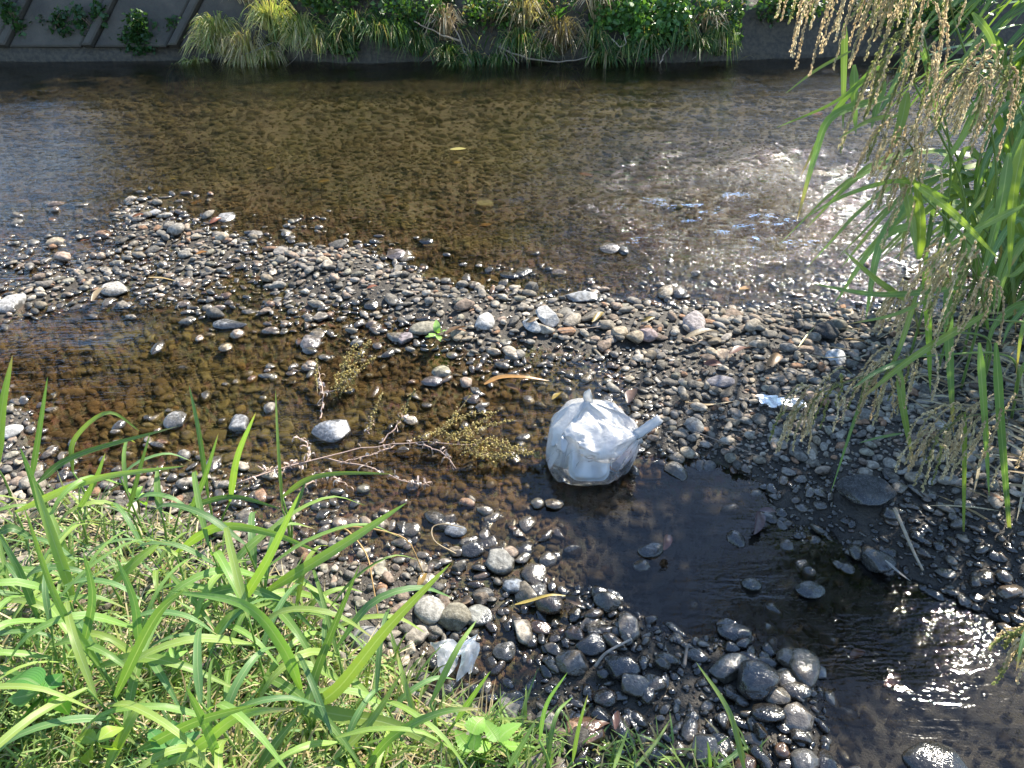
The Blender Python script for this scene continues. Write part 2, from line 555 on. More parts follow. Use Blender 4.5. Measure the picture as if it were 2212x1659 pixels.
wx = np.array(sorted(grow(-6.5, -.08, -60, 1.15)) + list(np.arange(-6.5, 6.5, .035)) + grow(6.5, .08, 60, 1.15))
wy = np.array(list(np.arange(.5, 4.8, .028)) + list(np.arange(4.8, 9.6, .045)))
WX, WY = np.meshgrid(wx, wy)
rm = riffle_mask(WX, WY)
WZ = rm ** 1.2 * (.026 * sines(WX * .8, WY * 1.5, 21, 8.0, 9) + .014 * sines(WX * .8, WY * 1.6, 22, 19.0, 9) + .0055 * sines(WX, WY * 1.4, 23, 42.0, 9))
# the tongue of quicker water shearing past the point of the bar, upper right
water = tri_mesh('water', np.stack([WX, WY, WZ], -1).reshape(-1, 3), grid_faces(len(wx), len(wy)), M['water'])
at_ = water.data.attributes.new('riffle', 'FLOAT', 'POINT'); at_.data.foreach_set('value', rm.ravel().astype(np.float32))
tag(water, 'clear shallow stream water flowing over a brown bed', kind='structure')

# ---------------------------------------------------------------- stones
import bmesh
def ico(sub):
    bm = bmesh.new()
    bmesh.ops.create_icosphere(bm, subdivisions=sub, radius=1)
    V = np.array([v.co[:] for v in bm.verts])
    F = np.array([[v.index for v in f.verts] for f in bm.faces])
    bm.free()
    return V, F
ICO = {s: ico(s) for s in (1, 2, 3, 4)}

def stone_shape(V, rng, angular=.3, planes=8):
    """pebble: a lumpy ball with some broken faces, unit size"""
    P = V.copy()
    for _ in range(4):
        kdir = unit(rng.normal(size=3)) * rng.uniform(1.2, 3.0)
        P *= (1 + rng.uniform(.03, .09) * np.sin(V @ kdir + rng.uniform(0, 6.28)))[:, None]
    for _ in range(planes):
        nrm = unit(rng.normal(size=3))
        lim = rng.uniform(1 - angular, 1.02)
        d = P @ nrm
        over = np.clip(d - lim * .93, 0, None)
        P -= over[:, None] * nrm * .88
    for _ in range(3):
        kdir = unit(rng.normal(size=3)) * rng.uniform(5, 9)
        P *= (1 + .012 * np.sin(V @ kdir + rng.uniform(0, 6.28)))[:, None]
    return P / np.abs(P).max(0)

STONE_COLS = np.array([1.12, 1.02, .88]) * np.array([(.30, .29, .27), (.36, .34, .31), (.24, .24, .235), (.19, .19, .185), (.33, .30, .25), (.27, .265, .265), (.40, .385, .36), (.30, .25, .22),
                       (.22, .21, .19), (.14, .14, .14), (.35, .30, .26), (.28, .28, .245)])

def rot_z(a):
    c, s = math.cos(a), math.sin(a)
    return np.array([[c, -s, 0], [s, c, 0], [0, 0, 1]])

def rot_x(a):
    c, s = math.cos(a), math.sin(a)
    return np.array([[1, 0, 0], [0, c, -s], [0, s, c]])

def make_stone(name, pos, size, col, rz=0.0, tilt=0.0, angular=.3, seed=0, sub=3, planes=8):
    rng = np.random.default_rng(seed)
    V, F = ICO[sub]
    P = stone_shape(V, rng, angular, planes) * (np.asarray(size) / 2)
    P = P @ rot_x(tilt).T @ rot_z(rz).T
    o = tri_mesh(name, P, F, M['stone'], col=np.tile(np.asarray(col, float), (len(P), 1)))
    o.location = pos
    return o

# stones one can pick out in the photograph: x, y, width, height in the picture, colour, turn, angularity, rise, label
G1, G2, G3, TAN, PINK, DARK, PALE, BLUE, OLIVE = (.33, .325, .32), (.26, .255, .25), (.40, .39, .375), (.40, .335, .26), (.34, .265, .255), (.10, .10, .10), (.52, .50, .46), (.25, .275, .31), (.29, .27, .2)
HERO = [
 (722, 915, 92, 62, (.37, .38, .40), .35, .22, .5, 'large smooth light grey stone standing in the brown shallows'),
 (1045, 683, 46, 50, PALE, .2, .5, .6, 'pale pointed block of stone on the crest of the gravel bar'),
 (1150, 690, 44, 56, (.43, .44, .44), .1, .5, .6, 'blocky pale grey stone, the lower half of a pair on the gravel bar'),
 (1183, 672, 50, 56, (.47, .46, .44), .6, .5, .7, 'tall pale angular stone, the upper half of a pair on the gravel bar'),
 (1258, 640, 78, 26, (.36, .36, .35), .05, .35, .9, 'thin flat slab of stone jutting over the water edge'),
 (520, 908, 46, 46, G1, .8, .4, .6, 'upright grey stone beside a flat brown stone in the shallows'),
 (467, 932, 56, 30, (.27, .23, .19), .1, .3, .3, 'flat brownish stone leaning against an upright grey stone'),
 (383, 905, 46, 36, G3, .4, .3, .4, 'wet white-grey stone alone in the brown shallows'),
 (927, 1303, 66, 62, (.36, .34, .30), .0, .15, .5, 'round rough sandy grey stone beside the green blade tip'),
 (1030, 1320, 66, 46, (.33, .33, .29), .2, .25, .4, 'smooth greenish grey stone right of the round sandy stone'),
 (1080, 1203, 64, 52, (.30, .29, .26), .1, .3, .6, 'rounded grey cobble with a wet rim above the dark pool'),
 (1107, 1257, 46, 40, BLUE, .5, .15, .5, 'smooth blue-grey pebble below the wet cobble'),
 (985, 1148, 48, 28, (.20, .215, .24), -.3, .15, .5, 'dark slate pebble inside a looping dry stem'),
 (1020, 1182, 56, 36, DARK, .2, .3, .4, 'black wet stone touching the rounded cobble'),
 (1157, 1268, 46, 40, G2, .5, .35, .4, 'wet lumpy stone at the left rim of the blue pool'),
 (902, 1362, 52, 40, (.38, .33, .27), .3, .2, .5, 'tan rounded stone above the torn plastic film'),
 (790, 1370, 64, 52, (.22, .215, .21), .3, .5, .5, 'big angular dark grey stone among grass blades'),
 (1240, 1420, 78, 50, (.31, .27, .225), -.1, .25, .4, 'broad brown-grey stone in the near stones'),
 (1342, 1426, 74, 54, DARK, .1, .3, .5, 'broad black stone right of the broad brown one'),
 (1092, 1518, 32, 34, (.48, .41, .34), .2, .05, .6, 'smooth beige egg-shaped pebble near the bottom'),
 (1180, 1545, 48, 48, (.34, .31, .25), .2, .25, .5, 'tan upright stone behind grass tips at the bottom'),
 (1578, 1430, 96, 46, (.27, .25, .20), .75, .25, .5, 'long olive stone tilted like a mussel shell'),
 (1631, 1458, 92, 78, (.12, .115, .11), .4, .3, .6, 'biggest dark stone at the right of the near stones'),
 (1705, 1416, 54, 44, TAN, .1, .15, .7, 'tan rounded stone topmost of a little heap by the glittering water'),
 (1700, 1460, 52, 44, (.33, .30, .25), .5, .25, .4, 'tan stone right under the topmost one of the heap'),
 (1718, 1538, 74, 56, (.44, .40, .35), .2, .3, .6, 'pale stone with a broken face beside the glittering water'),
 (1675, 1496, 52, 40, (.37, .335, .28), .3, .2, .5, 'tan pebble between the big dark stone and a pale stone'),
 (1521, 1600, 56, 62, (.35, .32, .27), .2, .3, .5, 'tan upright stone by the lone grass blade at the bottom'),
 (1735, 1583, 32, 30, (.50, .47, .40), .2, .1, .5, 'small cream pebble at the lower right of the stones'),
 (1738, 1634, 56, 46, G1, .2, .2, .5, 'rounded grey stone at the bottom edge by the glitter'),
 (1765, 1449, 32, 26, (.55, .55, .55), .4, .1, .4, 'white-topped pebble lying alone in the glittering water'),
 (2021, 1636, 116, 64, (.10, .095, .085), .1, .25, .4, 'large dark boulder cut by the bottom edge of the picture'),
 (1885, 1185, 56, 84, (.17, .17, .16), 1.2, .45, .6, 'dark upright slab under the tall reeds'),
 (1865, 1046, 116, 64, (.09, .088, .085), .1, .3, .5, 'broad black block in the shade of the reeds'),
 (1805, 766, 44, 30, (.58, .58, .58), .1, .1, .6, 'white oval stone on the dry gravel by the reeds'),
 (1781, 713, 48, 40, (.055, .055, .055), .2, .2, .6, 'round black stone on the dry gravel by the reeds'),
 (1558, 818, 66, 28, (.25, .235, .25), .1, .2, .5, 'flat purplish grey stone on the right-hand gravel'),
 (1498, 693, 52, 42, (.36, .32, .31), .2, .45, .5, 'pinkish angular stone where the bar meets the rapids'),
 (1394, 710, 42, 48, PINK, .5, .5, .6, 'pointed mauve stone on the right end of the bar'),
 (877, 725, 34, 38, (.40, .34, .345), .2, .55, .6, 'pinkish wedge-shaped stone left of a green leaf sprig'),
 (954, 803, 44, 27, (.40, .36, .25), .1, .1, .5, 'yellowish smooth pebble in the shallows below the bar'),
 (934, 823, 48, 27, (.30, .26, .27), .2, .1, .5, 'purplish oval pebble touching a yellowish one'),
 (673, 733, 42, 42, (.38, .34, .32), .2, .25, .5, 'rounded pinkish grey stone at the foot of the bar'),
 (500, 700, 70, 24, (.30, .30, .30), .3, .4, .5, 'long dark wedge of stone with a wet white back'),
 (490, 752, 28, 22, (.42, .33, .2), .2, .3, .4, 'small ochre stone alone in the brown shallows'),
 (253, 622, 62, 28, (.45, .42, .37), -.2, .4, .7, 'flat pale slab on the left of the bar'),
 (27, 650, 54, 32, (.45, .43, .40), .2, .3, .5, 'pale rounded stone at the left picture edge on the bar'),
 (20, 925, 48, 30, (.45, .44, .42), .1, .2, .5, 'pale stone at the left edge above the grass'),
 (1090, 1399, 52, 44, (.16, .16, .155), .6, .3, .5, 'dark grooved stone right of the torn plastic film'),
 (1277, 1384, 66, 44, (.09, .09, .09), .2, .3, .5, 'black lumpy stone at the lower rim of the blue pool'),
 (1240, 1356, 42, 46, (.22, .15, .11), .8, .4, .5, 'reddish brown broken stone at the lower rim of the pool'),
 (1299, 1347, 26, 22, (.60, .56, .45), .1, .1, .5, 'little cream pebble shining at the pool rim'),
 (1405, 1190, 56, 32, (.12, .115, .10), .3, .25, .4, 'dark stone in the pool with a red leaf against it'),
 (1436, 1266, 40, 28, (.07, .08, .085), .4, .25, .3, 'small dark stone alone in the calm blue pool'),
 (1451, 1308, 50, 26, (.08, .08, .08), .3, .3, .3, 'dark flat stone at the near side of the blue pool'),
 (1588, 1163, 38, 36, (.12, .11, .10), .3, .3, .5, 'small dark stone where the pool narrows'),
 (1621, 1264, 40, 28, (.11, .115, .10), .1, .2, .4, 'dark oval stone amid the rippled blue water'),
 (1745, 1272, 58, 36, (.10, .105, .09), .3, .25, .4, 'dark wet stone at the right of the rippled water'),
 (1565, 1353, 46, 22, (.14, .14, .14), .1, .2, .4, 'low dark stone at the outlet of the blue pool'),
 (1495, 1543, 30, 28, (.10, .105, .11), .2, .1, .5, 'small black pebble alone in a side puddle'),
 (1315, 536, 44, 24, (.36, .32, .28), .1, .3, .6, 'brown stone breaking the rapids beside a black one'),
 (1345, 541, 24, 26, (.06, .06, .06), .2, .3, .6, 'small black stone breaking the rapids beside a brown one'),
 (855, 546, 48, 32, (.37, .315, .31), .2, .5, .6, 'pinkish angular block at the upper edge of the bar'),
 (922, 524, 32, 14, (.07, .065, .06), .2, .1, .5, 'dark wet pebble just above the water beyond the bar'),
 (491, 469, 34, 22, (.36, .35, .34), .2, .3, .6, 'grey stone with a red leaf at the far tip of the bar'),
 (336, 456, 24, 22, (.38, .37, .36), .2, .3, .6, 'small grey stone at the far left tip of the bar'),
 (1500, 910, 40, 36, (.24, .24, .23), .2, .2, .5, 'dark rounded stone on the gravel right of the bag handle'),
 (1460, 1010, 44, 46, (.34, .30, .24), .9, .3, .5, 'tan wet stone at the right foot of the white bag'),
 (1196, 1090, 44, 26, (.24, .19, .13), .1, .2, .4, 'smooth brown pebble below the white bag'),
 (1160, 1090, 30, 24, (.33, .31, .27), .1, .2, .4, 'small pale pebble left of the brown one below the bag'),
]
HERO_XY = []
for i, (px, py, w, h, col, rz, ang, rise, lab) in enumerate(HERO):
    P = on_z(px, py + h * .35, 0.0)
    z0 = gz(P[0], P[1])
    P = on_z(px, py + h * .35, max(z0, -.02))
    z0 = gz(P[0], P[1])
    dist = np.linalg.norm(P - EYE)
    W = w * dist / FPX
    sinv = (CAM_H - P[2]) / dist
    H = h * dist / FPX                       # picture height = depth * sin + height * cos, roughly
    hz = min(H * .82, W * .72) * (.6 + .4 * rise)
    dp = max(min((H ** 2 - (hz * math.sqrt(1 - sinv ** 2)) ** 2), (1.4 * W * sinv) ** 2), (.45 * H) ** 2) ** .5 / sinv
    zc = max(z0, -.03) + hz * (.18 + .22 * rise)
    if P[2] < .0 and rise >= .4: zc = max(zc, -.25 * hz + .012)
    o = make_stone('stone', (P[0], P[1], zc), (W, dp, hz), col, rz * .6, .15 * math.sin(i * 2.1), ang, 100 + i, 4 if w > 40 else 3, 9)
    tag(o, lab, 'stone', 'stones that stand out in the stream')
    HERO_XY.append((P[0], P[1], W * .42))
HERO_XY = np.array(HERO_XY)

# the rest of the gravel: jittered grid, spacing by distance, sizes skewed to small
def scatter():
    out = []
    def field(x0, x1, y0, y1, step, lo, hi, keep=1.0, depthfac=1.0):
        nx, ny = int((x1 - x0) / step), int((y1 - y0) / step)
        X, Y = np.meshgrid(np.arange(nx), np.arange(ny))
        X = x0 + (X + RNG.uniform(0, 1, X.shape) + .5 * (Y % 2)) * step
        Y = y0 + (Y + RNG.uniform(0, 1, Y.shape)) * step
        X, Y = X.ravel(), Y.ravel()
        Z = ground_z(X, Y)
        px, py, dep = project(np.stack([X, Y, Z], -1))
        m = (px > -260) & (px < np.where(Y < 2.9, 2950, 2480)) & (py < 1900) & (RNG.uniform(size=len(X)) < keep)
        X, Y, Z, px, py = X[m], Y[m], Z[m], px[m], py[m]
        s = lo + (hi - lo) * RNG.uniform(size=len(X)) ** 2.8
        out.append(np.stack([X, Y, Z, s, px, py], -1))
    field(-2.6, 3.3, .75, 2.9, .031, .020, .064)
    field(-1.0, 2.4, .85, 2.5, .021, .007, .018)
    field(-3.6, 3.6, 2.9, 4.7, .037, .022, .066)
    field(-5.0, 5.2, 4.7, 6.4, .052, .026, .085)
    field(-7.0, 7.0, 6.4, 8.9, .075, .032, .12)
    return np.concatenate(out)
S = scatter()
# keep the grassy bank, the pool and the places of the larger stones clearer
bank_xy = (S[:, 2] > .17) & (S[:, 1] < 2.2)
pool = ((S[:, 4] > 1180) & (S[:, 5] > 1030) & (S[:, 2] < -.035) & (S[:, 1] < 2.2))
drop = bank_xy | (pool & (RNG.uniform(size=len(S)) < .45))
d = np.sqrt((S[:, None, 0] - HERO_XY[None, :, 0]) ** 2 + (S[:, None, 1] - HERO_XY[None, :, 1]) ** 2) - HERO_XY[None, :, 2]
drop |= d.min(1) < 0.004
S = S[~drop]
# coarser stones along the bar and among the near stones
px, py = S[:, 4], S[:, 5]
coarse = (((px > 880) & (py > 1130) & (px < 1800)) | ((np.abs(py - (500 + .17 * px)) < 110) & (py < 780))) & (RNG.uniform(size=len(S)) < .16)
S[coarse, 3] *= RNG.uniform(1.2, 1.9, coarse.sum())
fine = (px > 520) & (px < 900) & (py > 1180)
S[fine, 3] *= .85
pool = ((px > 1180) & (py > 1030) & (S[:, 2] < -.035) & (S[:, 1] < 2.2))
S[pool, 3] *= .8
basin = (S[:, 2] < -.012) & (S[:, 2] > -.06) & (S[:, 1] > 1.3) & (S[:, 1] < 3.6) & ~pool
big = basin & (RNG.uniform(size=len(S)) < .05)
S[big, 3] *= 1.5
S[basin & ~big, 3] *= 1.08
in_pool = (px > 1210) & (px < 1640) & (py > 1060) & (py < 1370) & (S[:, 2] < -.015)
S[in_pool, 3] = np.minimum(S[in_pool, 3], .026)
peb = in_pool & (RNG.uniform(size=len(S)) < .05)
S[peb, 3] = RNG.uniform(.045, .075, peb.sum())
S[:, 3] *= .95

# per-stone form
n = len(S)
asp = np.stack([RNG.uniform(.85, 1.5, n), RNG.uniform(.6, 1.05, n), RNG.uniform(.30, .68, n)], -1)
size = S[:, 3:4] * asp
zc = S[:, 2] + size[:, 2] * RNG.uniform(.2, .6, n)
under = zc + size[:, 2] * .5 < 0
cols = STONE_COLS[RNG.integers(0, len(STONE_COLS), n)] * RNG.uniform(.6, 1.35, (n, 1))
in_shade = (px > 930) & (py > 1120) & (S[:, 0] > -.25)  # near stones: shade and wetness put into their colour, in varying strength
cols[in_shade] *= RNG.choice([.35, .5, .7, 1.0], (in_shade.sum(), 1), p=[.35, .3, .2, .15])
warm = RNG.uniform(size=n) < .04
cols[warm] = np.array([.34, .20, .12]) * RNG.uniform(.7, 1.2, (warm.sum(), 1))
rzs = RNG.uniform(0, 6.283, n); tl = RNG.normal(0, .22, n)
dist = np.sqrt(S[:, 0] ** 2 + S[:, 1] ** 2 + CAM_H ** 2)
pxw = S[:, 3] * FPX / dist
# about 230 of the largest emerging ones are objects of their own
vis = (~under) & (px > 10) & (px < 2200) & (py > 440) & (py < 1640) & ~((px < 900) & (py > 1050 + .1 * px) & (py > 1080)) & ~((px > 1900) & (py < 1050))
order = np.argsort(-np.where(vis, pxw, 0))
single = order[:228]
is_single = np.zeros(n, bool); is_single[single] = True
VAR = {s: [stone_shape(ICO[s][0], np.random.default_rng(900 + i), .36 + .24 * (i % 3 == 0) + .1 * (i % 2), 7 + i % 6) for i in range(18)] for s in (1, 2, 3)}

def bake(idx, sub, name, label):
    V0, F0 = ICO[sub]
    nv = len(V0)
    shp = np.stack(VAR[sub])[RNG.integers(0, 18, len(idx))]
    P = shp * (size[idx] / 2)[:, None, :]
    c, s = np.cos(tl[idx])[:, None], np.sin(tl[idx])[:, None]
    y, z = P[..., 1] * c - P[..., 2] * s, P[..., 1] * s + P[..., 2] * c
    P = np.stack([P[..., 0], y, z], -1)
    c, s = np.cos(rzs[idx])[:, None], np.sin(rzs[idx])[:, None]
    x, y = P[..., 0] * c - P[..., 1] * s, P[..., 0] * s + P[..., 1] * c
    P = np.stack([x + S[idx, 0:1], y + S[idx, 1:2], P[..., 2] + zc[idx][:, None]], -1)
    F = F0[None] + (np.arange(len(idx)) * nv)[:, None, None]
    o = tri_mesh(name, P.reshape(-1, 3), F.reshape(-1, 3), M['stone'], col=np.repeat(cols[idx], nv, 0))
    return tag(o, label, kind='stuff')

rest = np.where(~is_single)[0]
near = rest[(pxw[rest] > 34) & (S[rest, 1] < 4.2)]
low = (S[:, 3] < .0185) | (S[:, 1] > 6.3)
far = rest[~np.isin(rest, near) & ~low[rest]]
grit = rest[low[rest]]
print('gravel', n, 'near', len(near), 'far', len(far))
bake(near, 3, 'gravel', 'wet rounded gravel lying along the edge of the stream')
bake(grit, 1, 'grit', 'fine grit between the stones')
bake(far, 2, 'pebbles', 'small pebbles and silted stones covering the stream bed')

ZONES = [
 (lambda a, b, z: b > 1120 and a > 850, 'wet stones by the near pool'),
 (lambda a, b, z: a > 1350 and b > 640, 'shingle on the right'),
 (lambda a, b, z: b < 480 + .22 * a and b < 780, 'stones of the gravel bar'),
 (lambda a, b, z: a < 1350 and b < 1120, 'stones in the brown shallows'),
 (lambda a, b, z: True, 'pebbles at the grass edge'),
]
CUT = (' standing', ' on ', ' in ', ' beside', ' above', ' below', ' jutting', ' leaning', ' alone', ' lying', ' left of', ' right of', ' between', ' by ', ' at ', ' under', ' with', ' where', ' touching', ' topmost', ' right under', ' behind', ' among', ' near', ' inside', ' tilted', ' cut by', ' amid', ' breaking', ' just', ', ')
def short(lab):
    k = min([lab.find(c) for c in CUT if lab.find(c) > 0] + [len(lab)])
    return lab[:k]
heads = [short(h[8]) for h in HERO]
marks = [(h[0], h[1], hd) for h, hd in zip(HERO, heads) if heads.count(hd) == 1]
used = {}
for i in single:
    a, b = px[i], py[i]
    for f, grp in ZONES:
        if f(a, b, zc[i]): break
    lum = cols[i].mean()
    tone = 'black' if lum < .09 else 'dark' if lum < .19 else 'rusty' if cols[i][0] > 1.7 * cols[i][2] else 'pale' if lum > .33 else 'grey'
    form = 'flat' if size[i][2] < .42 * size[i][0] else 'long' if size[i][0] > 1.55 * size[i][1] else 'rounded'
    big_ = 'large' if pxw[i] > 60 else 'small' if pxw[i] < 38 else 'middling'
    near_m = sorted(marks, key=lambda q: (q[0] - a) ** 2 + 1.7 * (q[1] - b) ** 2)
    done = False
    for mx, my, hd in near_m[:4]:
        dx, dy = a - mx, b - my
        rel = ('right of' if dx > 0 else 'left of') if abs(dx) > abs(dy) * 1.4 else ('nearer than' if dy > 0 else 'beyond') if abs(dy) > abs(dx) * 1.4 else ('nearer and right of' if dx > 0 else 'nearer and left of') if dy > 0 else ('beyond and right of' if dx > 0 else 'beyond and left of')
        lab = '%s %s %s stone %s the %s' % (big_, form, tone, rel, hd)
        if lab not in used: done = True; break
    used[lab] = 1
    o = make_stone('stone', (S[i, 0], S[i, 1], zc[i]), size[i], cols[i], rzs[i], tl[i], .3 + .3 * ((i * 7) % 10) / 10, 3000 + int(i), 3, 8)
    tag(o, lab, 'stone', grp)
# ---------------------------------------------------------------- far bank
def shade(c, f): return tuple(np.clip(np.asarray(c, float) * f, 0, 1))

def concrete_slope():
    """tilted concrete revetment at the upper left: parallelogram panels between slanting ribs"""
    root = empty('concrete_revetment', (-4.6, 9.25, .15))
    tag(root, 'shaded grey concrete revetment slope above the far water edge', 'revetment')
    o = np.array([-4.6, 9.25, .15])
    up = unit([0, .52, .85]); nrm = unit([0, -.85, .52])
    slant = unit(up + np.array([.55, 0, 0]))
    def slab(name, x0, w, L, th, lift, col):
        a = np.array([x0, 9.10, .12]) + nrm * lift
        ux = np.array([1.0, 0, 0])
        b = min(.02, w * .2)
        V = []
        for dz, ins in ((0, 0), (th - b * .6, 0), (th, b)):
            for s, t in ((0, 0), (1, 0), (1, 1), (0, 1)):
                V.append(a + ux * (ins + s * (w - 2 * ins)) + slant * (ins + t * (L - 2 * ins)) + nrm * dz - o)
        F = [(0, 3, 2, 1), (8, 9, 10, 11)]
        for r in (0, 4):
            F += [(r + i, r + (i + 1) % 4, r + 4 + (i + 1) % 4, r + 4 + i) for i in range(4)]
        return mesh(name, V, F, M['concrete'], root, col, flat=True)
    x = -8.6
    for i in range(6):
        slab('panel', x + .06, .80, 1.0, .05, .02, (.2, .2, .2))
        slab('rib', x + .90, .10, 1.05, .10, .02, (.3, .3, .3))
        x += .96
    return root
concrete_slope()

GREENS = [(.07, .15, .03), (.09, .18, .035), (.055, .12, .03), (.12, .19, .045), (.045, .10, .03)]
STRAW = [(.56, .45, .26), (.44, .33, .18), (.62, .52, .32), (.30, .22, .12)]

def tuft(name, loc, n, h, spread, droop, cols, mat, label, cat, group, wid=.008, lean=(0, 0), seed=0):
    """a tussock: many narrow arching blades from one foot"""
    r = np.random.default_rng(seed)
    B = Bag()
    for i in range(n):
        a = r.uniform(0, 2 * math.pi); k = r.uniform(.15, 1)
        dx, dy = math.cos(a) * spread * k + lean[0], math.sin(a) * spread * k + lean[1]
        hh = h * r.uniform(.55, 1.1)
        p0 = np.array([math.cos(a) * spread * .18 * k, math.sin(a) * spread * .18 * k, -.02])
        p1 = p0 + np.array([dx * .45, dy * .45, hh * .75])
        p2 = p0 + np.array([dx, dy, hh * (1 - droop * k * r.uniform(.5, 1.2))])
        V, F, U = blade([p0, p1, p2], wid * r.uniform(.6, 1.3), 5, r.uniform(-.8, .8), .15, facing=(0, -1, .3))
        B.add(V, F, shade(cols[r.integers(len(cols))], r.uniform(.75, 1.25)), U)
    o = B.build(name, mat)
    o.location = loc
    return tag(o, label, cat, group)

def leaf_quad(c, size, r):
    """one small pointed leaf, folded along its rib"""
    t = unit(r.normal(size=3) + np.array([0, -.2, -.35])); s = unit(np.cross(t, r.normal(size=3) + np.array([0, -.4, .9])))
    nr = np.cross(s, t)
    L, w = size, size * r.uniform(.32, .5)
    V = [c, c + t * L * .45 - s * w + nr * w * .3, c + t * L, c + t * L * .45 + s * w + nr * w * .3, c + t * L * .5]
    return V, [(0, 1, 4), (1, 2, 4), (2, 3, 4), (3, 0, 4)], [(.5, 0), (0, .5), (.5, 1), (1, .5), (.5, .5)]

def shrub(name, loc, rx, ry, rz, n, size, cols, label, group, seed=0, hang=0.0, lumps=5, cat='shrub'):
    """stems with a crown of separate leaves gathered in clumps, so that gaps stay open"""
    r = np.random.default_rng(seed)
    root = empty(name, loc)
    tag(root, label, cat, group)
    cen = [(r.uniform(-.75, .75) * rx, r.uniform(-.7, .7) * ry, r.uniform(.15, .9) * rz) for _ in range(lumps)]
    B = Bag()
    for i in range(n):
        c = np.array(cen[r.integers(lumps)])
        q = unit(r.normal(size=3)) * r.uniform(.2, 1) ** .6
        p = c + q * np.array([rx, ry, rz]) * r.uniform(.28, .5)
        p[2] -= hang * r.uniform(0, 1) * max(0, -p[1] / max(ry, .01))
        V, F, U = leaf_quad(p, size * r.uniform(.6, 1.35), r)
        B.add(V, F, shade(cols[r.integers(len(cols))], r.uniform(.7, 1.3)), U)
    B.build('crown', M['shrub'], root)
    T = Bag()
    for c in cen:
        V, F, U = tube(curve([(r.uniform(-.1, .1) * rx, .1, -.05), (c[0] * .4, c[1] * .5, c[2] * .6), c], 6), [.012, .004], 5)
        T.add(V, F, (.16, .11, .07), U)
    T.build('stems', M['twig'], root)
    return root

def twig(name, pts, r0, col, label, cat='branch', group=None, side=0, seed=0, mat='twig'):
    r = np.random.default_rng(seed)
    root = empty(name, pts[0])
    o = np.asarray(pts[0], float)
    tag(root, label, cat, group)
    C = curve(pts, 12) + r.normal(0, r0 * .5, (13, 3))
    B = Bag(); V, F, U = tube(C - o, [r0, r0 * .45], 5); B.add(V, F, col, U)
    B.build('stem', M[mat], root)
    for i in range(side):
        j = r.integers(3, 12)
        d = unit(C[min(j + 1, 12)] - C[j] + r.normal(0, .35, 3) * np.linalg.norm(C[1] - C[0]) * 3)
        L = r.uniform(.08, .25)
        B = Bag(); V, F, U = tube(curve([C[j] - o, C[j] - o + d * L * .5 + r.normal(0, .012, 3), C[j] - o + d * L], 5), [r0 * .5, r0 * .2], 4)
        B.add(V, F, shade(col, r.uniform(.8, 1.2)), U)
        B.build('side_twig', M[mat], root)
    return root

def bank_pt(px, py, Y):
    p = at(px, py, Y)
    return p

def foot(px, Y):
    """a foot on the far bank at forward distance Y below picture column px"""
    x = (px - 1106) / FPX * (Y * CP + 1.5 * SP)
    return np.array([x, Y, gz(x, Y)])

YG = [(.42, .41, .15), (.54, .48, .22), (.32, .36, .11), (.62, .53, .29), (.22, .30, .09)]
BT = [
 (410, 9.2, 70, .20, .16, .9, YG, 'small sunlit yellow-green tussock at the left end of the far vegetation'),
 (470, 9.35, 110, .34, .22, .8, YG, 'sunlit pale yellow tussock hanging over the dark far water edge'),
 (530, 9.25, 150, .38, .26, .9, STRAW[:3] + YG[:2], 'largest straw-coloured sunlit tussock on the far bank'),
 (590, 9.40, 120, .40, .24, .8, YG, 'tall yellow-green tussock right of the straw-coloured one'),
 (650, 9.25, 110, .34, .25, .9, YG + GREENS[:2], 'green and yellow tussock above the hanging roots'),
 (545, 9.75, 110, .45, .25, .7, STRAW, 'dry straw tussock at the top edge behind the sunlit grass'),
 (700, 9.55, 90, .42, .2, .6, GREENS, 'green grass tussock beside the leafy undergrowth'),
 (850, 9.15, 90, .26, .2, 1.3, GREENS, 'dark green tussock combed down over the ledge, left one of three'),
 (1015, 9.15, 80, .24, .17, 1.3, GREENS + STRAW[:1], 'drooping green tussock right of the leaning dead stalks'),
 (960, 9.35, 60, .34, .22, .8, STRAW, 'brown dead grass clump between the green bushes'),
 (1130, 9.45, 80, .42, .26, .8, STRAW[1:], 'tangled brown grass under the big plain leaf'),
 (1210, 9.25, 90, .36, .28, 1.0, [(.30, .22, .14), (.24, .17, .11)], 'brown withered tangle left of the bright leafy bush'),
 (1290, 9.6, 80, .45, .25, .7, STRAW, 'pale dry grass behind the bright leafy bush'),
 (1530, 9.4, 40, .25, .2, .9, STRAW, 'small withered clump at the right end of the bright bush'),
]
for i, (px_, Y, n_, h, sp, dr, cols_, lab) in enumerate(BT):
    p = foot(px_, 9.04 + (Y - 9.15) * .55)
    tuft('grass_tussock', p, int(n_ * 2.2), h * 1.3, sp * 1.35, dr, cols_, M['grass'] if cols_ is not STRAW else M['dry'], lab, 'grass tussock', 'tussocks on the far bank', .011, (0, -.10), 40 + i)

